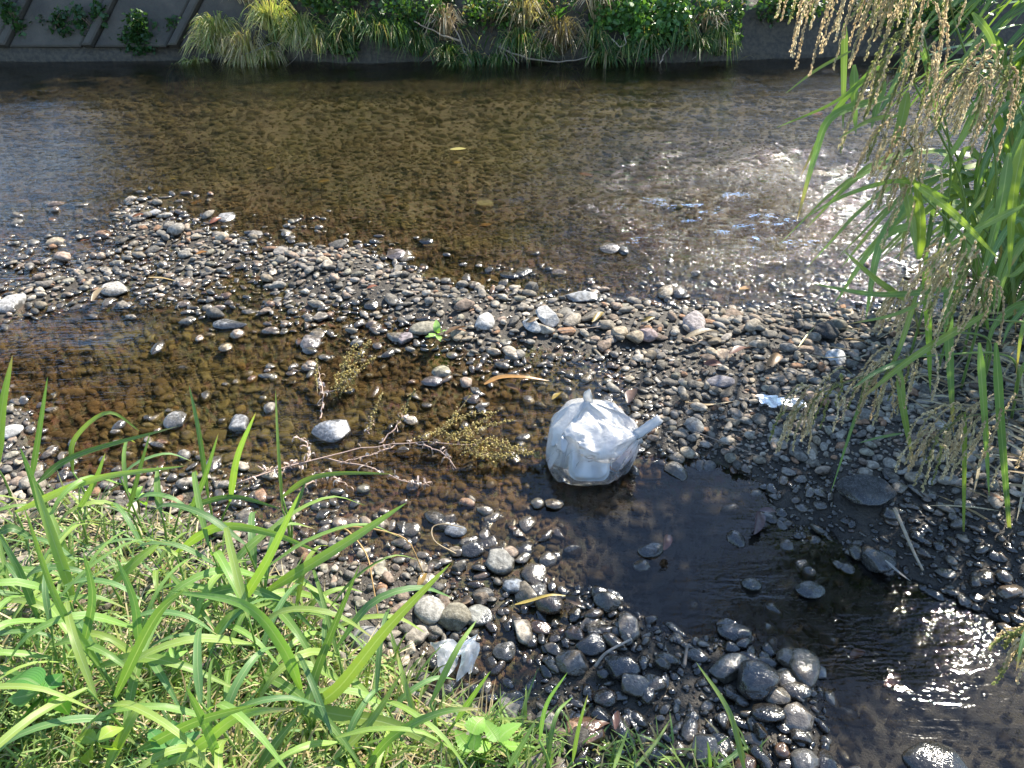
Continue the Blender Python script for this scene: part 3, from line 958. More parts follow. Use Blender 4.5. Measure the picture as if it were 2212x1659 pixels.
BS = [
 (330, 9.32, .28, .10, .34, 330, .055, GREENS[2:3] + GREENS[4:], 'dark creeper growing on the shaded concrete slope', .1),
 (40, 9.35, .18, .08, .30, 160, .05, GREENS[2:3] + GREENS[4:], 'thin dark creeper at the far left of the concrete slope', .1),
 (120, 9.35, .2, .08, .22, 150, .05, GREENS[4:], 'dark moss-like weeds low on the left concrete slope', .1),
 (270, 9.25, .25, .08, .16, 200, .05, GREENS[4:], 'dark weeds at the foot of the concrete slope', .12),
 (205, 9.35, .16, .08, .26, 160, .05, GREENS[4:], 'dark strip of weeds along a joint of the concrete slope', .1),
 (770, 9.35, .45, .25, .42, 900, .05, GREENS, 'broad shaded green bush behind the combed-down tussock', .15),
 (905, 9.45, .40, .25, .42, 700, .05, GREENS, 'shaded green bush behind the leaning dead branch', .12),
 (725, 9.12, .22, .14, .22, 260, .05, [(.11, .19, .05), (.08, .16, .04)], 'low leafy plant hanging to the water below the tussocks', .2),
 (1050, 9.35, .40, .25, .42, 620, .045, GREENS + [(.20, .17, .08)], 'brownish green bush in the middle of the far bank', .12),
 (1180, 9.55, .35, .22, .42, 420, .045, GREENS[:3] + [(.22, .17, .10)], 'thin bush around the big plain leaf', .1),
 (1350, 9.35, .42, .28, .46, 950, .06, [(.10, .22, .05), (.13, .26, .06), (.08, .18, .045)], 'bright sunlit leafy bush on the far bank', .2),
 (1450, 9.30, .40, .28, .44, 900, .06, [(.11, .23, .06), (.14, .25, .07), (.08, .18, .05)], 'bright glossy bush bending to the water beside dark soil', .25),
 (1545, 9.35, .24, .2, .34, 330, .06, [(.10, .18, .06), (.07, .14, .05)], 'last leafy bush before the bare dark bank', .22),
 (1690, 9.75, .5, .2, .3, 380, .05, GREENS, 'shaded green weeds above the bare dark bank', .05),
 (1980, 9.9, .7, .3, .5, 700, .06, GREENS, 'shaded bush behind the tall reeds', .1),
]
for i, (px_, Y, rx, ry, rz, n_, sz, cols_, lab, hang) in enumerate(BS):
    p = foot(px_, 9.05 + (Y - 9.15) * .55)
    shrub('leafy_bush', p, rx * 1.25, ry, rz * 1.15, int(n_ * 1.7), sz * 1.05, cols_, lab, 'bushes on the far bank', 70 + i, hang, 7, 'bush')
# bushes further up the bank; the photograph shows them only mirrored in the stream
for i, (x, y, rx, rz) in enumerate([(-4.9, 12.2, .9, 1.3), (-3.6, 12.9, 1.1, 1.7), (-2.1, 13.2, 1.1, 1.9), (-.6, 13.6, 1.0, 1.7), (.9, 14.2, 1.1, 1.5), (-4.4, 11.0, .7, .7), (-2.9, 11.3, .8, .8), (-1.3, 11.4, .8, .8), (.3, 11.4, .8, .8), (1.8, 11.6, .8, .8)]):
    shrub('bank_shrub', (x, y, gz(x, y) - .05), rx, rx * .7, rz, 650, .13, YG + GREENS[:2], 'olive green shrub up on the far bank, seen only mirrored in the stream', 'shrubs high on the far bank', 130 + i, 0, 9)

def bank_tree(x, y, h, cr, seed, label, low=1):
    r = np.random.default_rng(seed)
    z = gz(x, y) - .1
    root_ = empty('bank_tree', (x, y, z)); tag(root_, label, 'tree', 'trees behind the far bank')
    C = curve([(0, 0, 0), (r.uniform(-.2, .2), 0, h * .4), (r.uniform(-.3, .3), r.uniform(-.2, .2), h * .8)], 8)
    B = Bag(); V, F, U = tube(C, [.16, .05], 7); B.add(V, F, (.14, .11, .08), U); cen = []
    for i in range(16):
        p0 = C[low + i % (8 - low)]; a = i * 2.4; q = p0 + np.array([math.cos(a) * cr * .75, math.sin(a) * cr * .75, r.uniform(.2, 1.1)])
        V, F, U = tube(curve([p0, (p0 + q) / 2 + np.array([0, 0, .15]), q], 5), [.05, .012], 5); B.add(V, F, (.14, .11, .08), U); cen.append(q)
    cen.append(C[-1] + np.array([0, 0, h * .1])); cen.append(C[low])
    B.build('trunk', M['twig'], root_)
    B = Bag()
    for i in range(1900):
        p = np.array(cen[r.integers(len(cen))]) + unit(r.normal(size=3)) * r.uniform(.1, 1) ** .5 * cr * .55
        V, F, U = leaf_quad(p, r.uniform(.25, .5), r); B.add(V, F, shade((GREENS + YG + STRAW[3:])[r.integers(11)], r.uniform(.7, 1.2)), U)
    B.build('crown', M['shrub'], root_)
for i, (x, h) in enumerate([(-7.0, 9.0), (-5.2, 9.8), (-3.4, 9.4), (-1.8, 10.2), (-.5, 9.4)]):
    bank_tree(x, 16.0 + .5 * math.sin(i * 2), h, 1.75, 300 + i, 'olive tree crown behind the far bank, seen only mirrored in the stream')

for i, (x, h) in enumerate([(-8.9, 14.0), (-10.9, 14.5), (-13.0, 14.0)]):  # added unseen trees; high crowns keep the sky out of the shallows' reflection
    bank_tree(x, 16.4, h, 2.1, 330 + i, 'added out-of-view tree with a high crown, placed to block sky reflection in the shallows', 6)

# the big plain leaf near the top of the picture
root = empty('broad_leaf_plant', foot(1215, 9.42))
tag(root, 'plant with two big plain oval leaves at the top of the far bank', 'plant')
o = np.array(root.location)
for a, b, c, w in (((1190, 40), (1215, 22), (1245, 2), .10), ((1195, 44), (1210, 36), (1238, 20), .11)):
    V, F, U = blade([at(*a, 9.3) - o, at(*b, 9.22) - o, at(*c, 9.25) - o], w, 10, .2, .1, 'ovate')
    mesh('leaf', V, F, M['herb'], root, (.10, .24, .07), U)

BR = (.30, .235, .17)
twig('dead_stalk', [at(1018, 138, 8.9), at(995, 90, 9.05), at(965, 20, 9.2)], .012, (.42, .34, .25), 'pale dead stalk leaning down to the far water', 'stalk')
twig('dead_branch', [at(995, 90, 9.05), at(940, 68, 9.0), at(895, 47, 9.0)], .013, (.44, .33, .22), 'pale broken branch sticking out left over the green bush')
twig('dead_branch', [at(1075, 100, 9.0), at(1140, 125, 8.88), at(1225, 134, 8.86), at(1290, 118, 8.95)], .012, BR, 'long bowed branch sweeping over the far water edge', side=4, seed=3)
for i, (a, b) in enumerate([((1075, 95), (1072, 133)), ((1085, 95), (1100, 137)), ((1095, 98), (1122, 138)), ((1080, 92), (1088, 130))]):
    twig('bare_root', [at(*a, 9.02), at((a[0] + b[0]) / 2, (a[1] + b[1]) / 2 + 4, 8.95), at(*b, 8.9)], .010, BR, 'thin bare root hanging from the ledge beside the bowed branch', 'root', 'roots hanging to the far water')
twig('dead_branch', [at(1425, 138, 8.85), at(1440, 110, 8.92), at(1455, 92, 9.0)], .010, (.45, .33, .25), 'short reddish twig standing in the water below the bright bush')
twig('curled_vine', [at(1322, 85, 9.0), at(1340, 100, 8.9), at(1352, 92, 8.88), at(1347, 72, 8.95)], .009, (.50, .40, .28), 'pale curled vine loop left of the bright bush', 'vine')
twig('dead_stick', [at(528, 118, 8.92), at(560, 105, 8.98), at(590, 92, 9.05)], .009, (.36, .32, .26), 'grey stick poking out under the sunlit tussocks', 'stick')
for i, (x, y0, y1) in enumerate([(600, 95, 122), (640, 95, 128), (668, 92, 132), (690, 95, 128), (700, 100, 120), (1130, 100, 130), (1260, 95, 122), (1500, 105, 128)]):
    twig('bare_root', [at(x, y0, 9.02), at(x + 6, (y0 + y1) / 2, 8.95), at(x + 4 * (-1) ** i, y1, 8.9)], .006, BR, 'thin pale root trailing under the far tussocks', 'root', 'roots hanging to the far water', 1, 60 + i)

for i in range(26):
    r = np.random.default_rng(900 + i)
    px_ = 395 + i * 46 + r.uniform(-15, 15)
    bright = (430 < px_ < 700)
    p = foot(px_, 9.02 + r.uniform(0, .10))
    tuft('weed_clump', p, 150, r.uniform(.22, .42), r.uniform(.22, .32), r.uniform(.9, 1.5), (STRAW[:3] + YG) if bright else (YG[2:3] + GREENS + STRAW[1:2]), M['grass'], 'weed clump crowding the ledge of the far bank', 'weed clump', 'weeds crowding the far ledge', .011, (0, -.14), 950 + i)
# ground cover on the slope above: one uncountable mass
B = Bag(); r = np.random.default_rng(77)
for i in range(4200):
    x = r.uniform(-7.5, 5.5); y = 9.08 + r.uniform(0, 1) ** 2.2 * 4.2
    if x < -3.2 and y < 10.0: continue
    if 2.6 < x < 4.6 and y < 9.9: continue
    p0 = np.array([x, y, 0]); 
    a = r.uniform(0, 6.28); L = r.uniform(.10, .32)
    d = np.array([math.cos(a) * .5, math.sin(a) * .5 - .25, r.uniform(.4, 1)]) * L
    B.add(*(lambda q: (q[0], q[1], shade((YG + GREENS + STRAW)[r.integers(14)], r.uniform(.6, 1.2)), q[2]))(blade([p0, p0 + d * .6, p0 + d + np.array([0, -.04, -.05])], .014, 3, r.uniform(-1, 1), .1, facing=(0, -1, .3))))
V = np.concatenate(B.V); zz = ground_z(np.array([v[0][0] for v in B.V]), np.array([v[0][1] for v in B.V]))
for v, z in zip(B.V, zz): v[:, 2] += z
tag(B.build('bank_grass', M['grass']), 'rough mixed grass covering the far bank slope', kind='stuff')
# ---------------------------------------------------------------- the grass on the near bank
def ground_hit(px, py, above=0.0):
    """where the sight line meets the ground raised by 'above'"""
    z = .05
    for _ in range(12):
        p = on_z(px, py, z + above)
        z = gz(p[0], p[1])
    p[2] = z
    return p

GRASS_COL = [(.20, .34, .085), (.17, .29, .075), (.25, .38, .095), (.14, .26, .095), (.29, .40, .10)]
def browned(c, U, chance):
    """some blades have a withered tip"""
    out = np.tile(np.asarray(c, float), (len(U), 1))
    if chance < .4:
        f = smooth(.95 - .5 * (.4 - chance), 1.0, np.array([u[1] for u in U]))[:, None]
        out = out * (1 - f) + np.array([.50, .38, .18]) * f
    return out
# blades one can follow in the photograph: points from base to tip, width in cm
GB = [
 ([(-6, 1010), (4, 880), (27, 766)], 3.0), ([(68, 1036), (85, 930), (103, 813)], 1.8), ([(157, 1020), (160, 950), (233, 891), (305, 933)], 1.6),
 ([(80, 1043), (167, 983), (387, 920)], 2.2), ([(277, 1106), (300, 1020), (325, 933)], 1.4), ([(450, 1076), (430, 936), (408, 830)], 1.6),
 ([(497, 1083), (513, 986), (553, 890)], 2.1), ([(410, 1106), (443, 1030), (472, 936)], 1.7), ([(610, 1100), (600, 953), (595, 841)], 1.1),
 ([(610, 1073), (663, 1036), (737, 1022), (860, 1024)], 1.9), ([(347, 1106), (340, 1050), (340, 1005)], 2.4), ([(93, 1120), (70, 1040), (43, 966)], 2.0),
 ([(167, 1106), (205, 1040), (228, 978)], 1.9), ([(33, 1106), (200, 1036), (403, 1006)], 2.3), ([(390, 1100), (500, 1073), (610, 1100)], 1.9),
 ([(627, 1116), (645, 1080), (660, 1042)], 1.6), ([(377, 1196), (467, 1139), (580, 1150), (697, 1196)], 2.6), ([(520, 1306), (580, 1206), (650, 1060)], 2.6),
 ([(567, 1283), (737, 1179), (880, 1085)], 2.9), ([(553, 1296), (633, 1279), (740, 1309)], 2.4), ([(160, 1293), (110, 1150), (70, 1030)], 2.6),
 ([(217, 1439), (127, 1306), (50, 1090)], 1.6), ([(240, 1263), (300, 1206), (353, 1166)], 2.8), ([(213, 1439), (300, 1420), (400, 1440), (520, 1493)], 2.5),
 ([(20, 1353), (143, 1439), (230, 1509)], 2.4), ([(247, 1509), (333, 1339), (400, 1273)], 2.4), ([(650, 1489), (610, 1396), (527, 1306), (360, 1276)], 2.6),
 ([(660, 1543), (687, 1439), (777, 1219)], 2.4), ([(683, 1523), (737, 1480), (837, 1356), (975, 1215)], 3.1), ([(640, 1530), (737, 1545), (870, 1573), (1037, 1665)], 3.4),
 ([(930, 1520), (985, 1406), (1030, 1339)], 1.6), ([(905, 1576), (872, 1466), (858, 1410)], 1.4), ([(984, 1559), (1020, 1506), (1060, 1449)], 1.3),
 ([(1180, 1665), (1200, 1549), (1237, 1505)], 1.1), ([(1237, 1645), (1250, 1573), (1270, 1500)], 1.0), ([(1097, 1660), (1130, 1606), (1159, 1552)], 1.5),
 ([(1165, 1600), (1180, 1523), (1226, 1452)], 1.0), ([(1370, 1660), (1415, 1606), (1449, 1552)], 1.0), ([(1324, 1665), (1340, 1620), (1358, 1570)], 1.0),
 ([(1610, 1670), (1575, 1539), (1503, 1429)], 1.5), ([(1548, 1660), (1600, 1622), (1657, 1594)], 1.2), ([(1535, 1665), (1532, 1630), (1528, 1600)], .9),
 ([(0, 1150), (30, 1142), (90, 1175)], 2.6), ([(-10, 1220), (60, 1240), (160, 1330)], 2.4), ([(420, 1290), (520, 1270), (610, 1300), (690, 1370)], 2.4),
 ([(300, 1620), (420, 1560), (560, 1520)], 2.3), ([(330, 1659), (430, 1610), (520, 1545), (640, 1530)], 2.6), ([(560, 1659), (600, 1600), (650, 1540)], 2.2),
 ([(480, 1659), (440, 1560), (400, 1480)], 1.8), ([(230, 1659), (280, 1560), (320, 1500)], 2.2), ([(0, 1440), (60, 1480), (150, 1560)], 2.2),
 ([(790, 1659), (850, 1590), (950, 1540), (1040, 1530)], 2.0), ([(720, 1640), (800, 1560), (870, 1450)], 1.9), ([(80, 1330), (40, 1230), (-5, 1150)], 1.8),
 ([(180, 1400), (200, 1290), (180, 1190)], 2.0), ([(300, 1400), (290, 1300), (250, 1200)], 2.0), ([(450, 1400), (500, 1330), (590, 1300)], 2.2),
]
blades = []
for pts, w in GB:
    b0x, b0y = pts[0]
    p0 = ground_hit(b0x, min(b0y + 30, 1640), .10)
    Y0 = p0[1]
    Y = np.linspace(Y0, Y0 + random.uniform(-.06, .16), len(pts))
    C = [at(a, b, y) for (a, b), y in zip(pts, Y)]
    blades.append((C, w / 100.0))
# blades whose feet stand close together belong to one shoot
shoots = []
for C, w in blades:
    f = C[0]
    for sh in shoots:
        if np.linalg.norm(sh['foot'][:2] - f[:2]) < .085 and abs(sh['foot'][2] - f[2]) < .12:
            sh['b'].append((C, w)); break
    else:
        shoots.append({'foot': f, 'b': [(C, w)]})

def where_label(px_, py_):
    if py_ > 1560 and px_ > 1450: return 'at the bottom right of the grass'
    if py_ > 1500 and px_ > 1080: return 'at the bottom middle'
    if px_ > 800: return 'over the pebbles by the torn plastic film'
    if py_ < 1120: return 'at the water-side edge of the clump'
    return 'inside the sunny clump'

def shoot_len(b): return max(np.linalg.norm(C[-1] - C[0]) for C, w in b)
for i, sh in enumerate(shoots):
    f = sh['foot']
    x, y = f[0] + random.uniform(-.02, .02), f[1] + random.uniform(-.03, .01)
    base = np.array([x, y, gz(x, y) - .01])
    root = empty('grass_shoot', base)
    sh['root'] = root; sh['base'] = base
    top = max(sh['b'], key=lambda q: q[0][0][2])[0][0]
    B = Bag()
    for C, w in sh['b']:
        V, F, U = tube(curve([base * 0, (C[0] - base) * .55 + np.array([.004, .004, .01]), C[0] - base], 5), [.0045, .0028], 5)
        B.add(V, F, (.20, .33, .09), U)
    B.build('stem', M['grass'], root)
    for C, w in sh['b']:
        V, F, U = blade(np.array(C) - base, w, 16, random.uniform(-.45, .45), .2, facing=None if False else (EYE - C[len(C) // 2]))
        mesh('blade', V, F, M['grass'], root, browned(shade(GRASS_COL[random.randrange(5)], random.uniform(.85, 1.2)), U, random.random()), U)
    # what the shoot looks like and where it stands
    C, w = max(sh['b'], key=lambda q: np.linalg.norm(q[0][-1] - q[0][0]))
    tip = project(np.array(C[-1])); bs = project(np.array(C[0]))
    sh['info'] = (float(bs[0]), float(bs[1]), float(tip[0]), float(tip[1]), len(sh['b']), w)

SHOOT_LABELS = {}
DESC = [
 'broad upright grass blade cut by the left picture edge', 'slim upright blade standing against the brown shallows at the far left', 'thin grass blade bent over in a hoop above the brown shallows',
 'long blade slanting right over the shallows from the left clump', 'narrow stalk-like blade rising in front of the brown shallows', 'tall straight blade with its tip before the white-grey wet stone',
 'broad leaning blade with its tip by the upright grey stone', 'leaning dark blade left of the broad leaning one', 'thinnest tallest needle-like blade standing left of the light grey stone',
 'long flat blade reaching right over the dry weed', 'short wide blunt blade at the water-side edge of the clump', 'slanting blade crossing others at the far left of the clump',
]
def lean_word(b, t):
    dx = t[0] - b[0]; dy = b[1] - t[1]
    if dy < 25: return 'flat-lying'
    a = math.degrees(math.atan2(dx, dy))
    return 'upright' if abs(a) < 16 else ('leaning right' if a > 0 else 'leaning left')
_seen = {}
for sh in shoots:
    bx, by, tx, ty, nb, w = sh['info']
    size_w = 'broad' if w > .026 else ('slender' if w < .015 else 'middling')
    near_ = [('the needle-thin tall blade', 595, 841), ('the left picture edge', 0, 1000), ('the light grey stone', 722, 915), ('the torn plastic film', 975, 1420), ('the palmate leaf plant', 1010, 1580),
             ('the lone bottom blade', 1505, 1430), ('the orange bent stalks', 800, 1200), ('the dark broad-leaved weed', 90, 1480), ('the angular dark stone', 790, 1370), ('the upright grey stone', 520, 908), ('the white-grey wet stone', 383, 905), ('the bottom edge', tx, 1680), ('the round sandy stone', 927, 1303)]
    lm = min(near_, key=lambda q: (q[1] - tx) ** 2 + (q[2] - ty) ** 2)[0]
    lab = '%s %s grass shoot%s, tip by %s' % (lean_word((bx, by), (tx, ty)), size_w, ' of %d blades' % nb if nb > 1 else '', lm)
    k_ = _seen.setdefault(lab, 0); _seen[lab] += 1
    if k_: lab = ['', 'lower ', 'lowest ', 'shadier ', 'hidden ', 'nearest '][k_] + lab
    tag(sh['root'], lab, 'grass shoot', 'grass shoots on the near bank')

# more shoots filling the clump, copies of a few with their parts
def make_shoot(seed):
    r = np.random.default_rng(seed)
    root = empty('grass_shoot')
    h = r.uniform(.16, .30)
    lean = np.array([r.uniform(-.05, .08), r.uniform(-.04, .05)])
    S_ = curve([(0, 0, -.01), (lean[0] * .5, lean[1] * .5, h * .55), (lean[0], lean[1], h)], 6)
    B = Bag(); V, F, U = tube(S_, [.004, .0022], 5); B.add(V, F, (.20, .33, .09), U); B.build('stem', M['grass'], root)
    a0 = r.uniform(0, 6.28)
    for j in range(5):
        s = S_[min(6, 2 + j)]
        a = a0 + j * 2.4 + r.uniform(-.4, .4)
        L = r.uniform(.18, .34); up = r.uniform(.25, .85)
        d = np.array([math.cos(a), math.sin(a), 0])
        p1 = s + d * L * .35 + np.array([0, 0, L * up * .55]); p2 = s + d * L * .75 + np.array([0, 0, L * up * .55]); p3 = s + d * L * 1.05 + np.array([0, 0, L * (up * .55 - .28)])
        V, F, U = blade([s, p1, p2, p3], r.uniform(.012, .024), 10, r.uniform(-.3, .3), .2, facing=(-d[0] * .5, -d[1] * .5, 1))
        mesh('blade', V, F, M['grass'], root, browned(shade(GRASS_COL[r.integers(5)], r.uniform(.85, 1.2)), U, r.uniform()), U)
    return root

def copy_tree(o, loc, rz, sc=1.0):
    c = o.copy(); COL.objects.link(c)
    c.location = loc; c.rotation_euler = (0, 0, rz); c.scale = (sc, sc, sc)
    for ch in list(o.children):
        d = ch.copy(); COL.objects.link(d); d.parent = c
        for sub in list(ch.children):
            e = sub.copy(); COL.objects.link(e); e.parent = d
    return c
protos = [make_shoot(500 + i) for i in range(6)]
spots = []
rr = np.random.default_rng(31)
tries = 0
while len(spots) < 26 and tries < 4000:
    tries += 1
    a, b = rr.uniform(-120, 900), rr.uniform(1090, 1720)
    lim = 1100 + max(0, a - 330) * .62
    if b < lim + 30: continue
    p = ground_hit(a, b)
    if p[1] < .45 or any((p[0] - q[0]) ** 2 + (p[1] - q[1]) ** 2 < .075 ** 2 for q in spots): continue
    spots.append(p)
for i, p in enumerate(spots):
    loc = (p[0], p[1], p[2]); rz = rr.uniform(0, 6.28); sc = rr.uniform(.75, 1.1)
    if i < 6:
        o = protos[i]; o.location = loc; o.rotation_euler = (0, 0, rz); o.scale = (sc, sc, sc)
    else:
        o = copy_tree(protos[i % 6], loc, rz, sc)
    tag(o, 'short leafy shoot filling the dense sunny grass clump on the near bank', 'grass shoot', 'short shoots filling the near grass')

# the low turf under them: fine green and straw blades, beyond counting
def turf(n, region, cols_, name, label, hmin, hmax, wid, matname, flatness, seed):
    r = np.random.default_rng(seed)
    per = 4
    K = np.linspace(0, 1, per)
    ab = []
    while len(ab) < n:
        A, Bq = r.uniform(region[0], region[1], n), r.uniform(region[2], region[3], n)
        lim = 1110 + np.clip(A - 330, 0, None) * .66 + 22 * np.sin(A / 37) + 14 * np.sin(A / 13)
        lim = np.where(A > 1000, 1545 + (A - 1000) * .12, lim)
        ok = Bq > lim
        ab += list(zip(A[ok], Bq[ok]))
    ab = np.array(ab[:n])
    z = np.full(n, .1)
    for _ in range(8):
        x_, y_ = (ab[:, 0] - 1106) / FPX, (829.5 - ab[:, 1]) / FPX
        d = np.stack([x_, CP + y_ * SP, -SP + y_ * CP], -1)
        P = d * ((z - CAM_H) / d[:, 2])[:, None]
        z = ground_z(P[:, 0], P[:, 1])
    L = r.uniform(hmin, hmax, n); a = r.uniform(0, 6.28, n); up = r.uniform(.15, 1, n) ** flatness
    D = np.stack([np.cos(a), np.sin(a)], -1)
    s = K[None, :, None]
    C = np.empty((n, per, 3))
    C[..., :2] = P[:, None, :2] + D[:, None, :] * (L * np.sqrt(1 - .8 * up ** 2))[:, None, None] * s ** 1.3
    C[..., 2] = z[:, None] + (L * up)[:, None] * (1.25 * K - .45 * K ** 2.5)[None, :] - .005
    side = np.stack([-D[:, 1], D[:, 0], r.uniform(-.4, .4, n)], -1)
    w = (wid * r.uniform(.6, 1.4, n))[:, None] * np.array([.8, 1, .7, .06])[None, :]
    V = np.stack([C - side[:, None] * w[..., None] * .5, C + side[:, None] * w[..., None] * .5], 2).reshape(-1, 3)
    base = (np.arange(n) * per * 2)[:, None, None]
    F = np.array([[2 * i, 2 * i + 1, 2 * i + 3, 2 * i + 2] for i in range(per - 1)])[None] + base
    cc = np.array(cols_)[r.integers(0, len(cols_), n)] * r.uniform(.7, 1.25, (n, 1))
    U = np.tile(np.stack([np.tile([.2, .8], per), np.repeat(K, 2)], -1), (n, 1))
    o = tri_mesh(name, V, F.reshape(-1, 4), M[matname], col=np.repeat(cc, per * 2, 0), uv=U)
    return tag(o, label, kind='stuff')
turf(6500, (-260, 1150, 1060, 1900), GRASS_COL + [(.28, .36, .10), (.33, .36, .12)], 'low_grass', 'fine low green grass under the broad blades of the near bank', .05, .16, .0065, 'grass', .8, 8)
turf(3800, (-260, 1050, 1120, 1900), [(.50, .42, .24), (.42, .34, .17), (.58, .50, .30), (.36, .27, .14)], 'dead_grass', 'dry straw lying under the green grass of the near bank', .05, .17, .005, 'dry', 2.4, 9)
turf(700, (1000, 1650, 1560, 1850), GRASS_COL + [(.45, .38, .2)], 'edge_grass', 'thin green and dry blades along the bottom edge', .04, .11, .0055, 'grass', .7, 10)

# ---------------------------------------------------------------- herbs
def herb(name, base_px, leaves, col, label, wid, teeth=1, above=.06, shape='ovate'):
    p = ground_hit(*base_px)
    root = empty(name, p); tag(root, label, 'weed')
    for pts, w in leaves:
        Y0 = p[1] - .07
        C = [at(a, b, Y0 - .0 + k * .02) for k, (a, b) in enumerate(pts)]
        B = Bag(); V, F, U = tube(curve([p * 0 + np.array([0, 0, -.01]), (C[0] - p) * .5 + np.array([.005, 0, .01]), C[0] - p], 5), [.0028, .0016], 4); B.add(V, F, (.24, .36, .10), U)
        B.build('stalk', M['grass'], root)
        V, F, U = blade(np.array(C) - p, w, 14, random.uniform(-.25, .25), .16, shape, teeth=teeth)
        mesh('leaf', V, F, M['herb'], root, shade(col, random.uniform(.9, 1.15)), U)
    return root
LM = (.25, .45, .09)
herb('palmate_weed', (1015, 1600), [([(1020, 1585), (1030, 1565), (1046, 1550)], .05), ([(1075, 1600), (1060, 1578), (1040, 1552)], .036), ([(1075, 1600), (1095, 1580), (1128, 1562)], .042), ([(1078, 1606), (1100, 1612), (1140, 1612)], .03),
     ([(1020, 1620), (1000, 1600), (982, 1575)], .036), ([(1022, 1620), (1026, 1595), (1030, 1568)], .036), ([(1024, 1622), (1045, 1610), (1060, 1605)], .036), ([(1022, 1624), (1045, 1640), (1075, 1645)], .036), ([(1018, 1624), (990, 1628), (960, 1640)], .036)], LM, 'light green weed with toothed hand-shaped leaves at the bottom middle', .04)
herb('broad_leaved_weed', (90, 1560), [([(85, 1480), (50, 1466), (5, 1478)], .06), ([(90, 1490), (70, 1500), (15, 1510)], .06), ([(95, 1500), (80, 1525), (45, 1550)], .055), ([(100, 1490), (115, 1475), (135, 1455)], .05), ([(105, 1505), (130, 1520), (150, 1545)], .045), ([(90, 1510), (60, 1545), (20, 1580)], .05)], (.09, .24, .05), 'dark broad-leaved weed in the lower left of the grass', .05, 0)
herb('mint_like_weed', (360, 1640), [([(365, 1610), (380, 1585), (372, 1555)], .035), ([(370, 1615), (400, 1600), (435, 1580)], .035), ([(360, 1620), (330, 1610), (300, 1625)], .035), ([(365, 1625), (380, 1640), (360, 1660)], .03), ([(362, 1612), (335, 1590), (322, 1575)], .028)], (.13, .31, .10), 'weed with crinkled toothed leaves low in the middle of the grass', .035)
herb('oval_leaf_weed', (215, 1640), [([(210, 1600), (240, 1580), (268, 1572)], .035), ([(205, 1605), (190, 1625), (200, 1655)], .04), ([(210, 1610), (240, 1620), (262, 1612)], .035), ([(205, 1600), (180, 1590), (160, 1600)], .03)], (.30, .42, .08), 'yellowish oval-leaved weed near the bottom left', .035, 0)
herb('goosegrass_sprig', (375, 1440), [([(375, 1425), (360, 1415), (345, 1412)], .014), ([(375, 1425), (372, 1408), (368, 1395)], .014), ([(378, 1425), (392, 1412), (405, 1405)], .014), ([(378, 1428), (395, 1428), (412, 1432)], .014), ([(374, 1430), (360, 1440), (350, 1450)], .014), ([(377, 1430), (385, 1444), (388, 1458)], .014)], (.26, .46, .10), 'small star-leaved sprig in the middle of the sunny grass', .014, 0, shape='lanceolate')
herb('star_leaf_sprig', (300, 1110), [([(295, 1075), (285, 1062), (278, 1055)], .018), ([(297, 1075), (300, 1058), (308, 1050)], .018), ([(298, 1077), (312, 1068), (322, 1068)], .018), ([(296, 1080), (310, 1086), (318, 1092)], .018), ([(294, 1080), (282, 1086), (275, 1094)], .018)], (.26, .46, .10), 'small bright sprig at the water-side edge of the grass', .018, 0, shape='lanceolate')

# ---------------------------------------------------------------- tall reeds at the right
REED_COL = [(.20, .32, .08), (.16, .27, .09), (.24, .35, .09), (.15, .25, .10), (.27, .37, .085)]
PAN = [(.78, .64, .40), (.70, .55, .33), (.84, .72, .48), (.66, .58, .34)]

def panicle(root, axis, n_br, L, seed, droop=1.0, green=.3, o=None):
    """a drooping seed head: thin branches from the tip of the stem strung with small husks"""
    r = np.random.default_rng(seed)
    A = curve(axis, 10)
    B = Bag(); T = Bag()
    V, F, U = tube(A, [.0030, .0012], 5); T.add(V, F, (.32, .36, .15), U)
    for i in range(int(n_br * 1.5)):
        s = r.uniform(.05, 1) ; j = min(9, int(s * 10))
        p = A[j] + (A[j + 1] - A[j]) * (s * 10 - j)
        t = unit(A[j + 1] - A[j])
        out = unit(t * .5 + r.normal(0, .55, 3) + np.array([0, 0, .15]))
        l = L * r.uniform(.6, 1.15) * (1.05 - .35 * s)
        p1 = p + out * l * .30
        p2 = p1 + unit(out * .5 + np.array([0, 0, -1.0 * droop])) * l * .35
        p3 = p2 + unit(out * .12 + np.array([0, 0, -1.0 * droop]) + r.normal(0, .06, 3)) * l * .40
        C = curve([p, p1, p2, p3], 12)
        V, F, U = tube(C, [.0011, .0006], 3); T.add(V, F, shade((.38, .36, .17), r.uniform(.8, 1.1)), U)
        col = PAN[r.integers(4)] if r.uniform() > green * .5 else (.33, .36, .13)
        k = max(12, int(l / .0050))
        for q in np.linspace(.28, 1, k):
            jj = min(11, int(q * 12)); c = C[jj] + (C[min(jj + 1, 12)] - C[jj]) * (q * 12 - jj)
            d = unit(unit(C[min(jj + 1, 12)] - C[jj] + 1e-6) + r.normal(0, .28, 3)); sz = r.uniform(.009, .014)
            e = unit(np.cross(d, r.normal(size=3))); f = np.cross(d, e)
            c = c + e * .0012
            for g_, h_ in ((e, f), (f, -e)):
                B.add([c, c + d * sz * .5 + g_ * sz * .30 + h_ * sz * .12, c + d * sz, c + d * sz * .5 - g_ * sz * .30 + h_ * sz * .12], [(0, 1, 2), (0, 2, 3)], shade(col, r.uniform(.75, 1.25)))
    x = B.build('panicle', M['seed'], root); x['kind'] = 'stuff'
    T.build('panicle_branches', M['seed'], x)['kind'] = 'stuff'

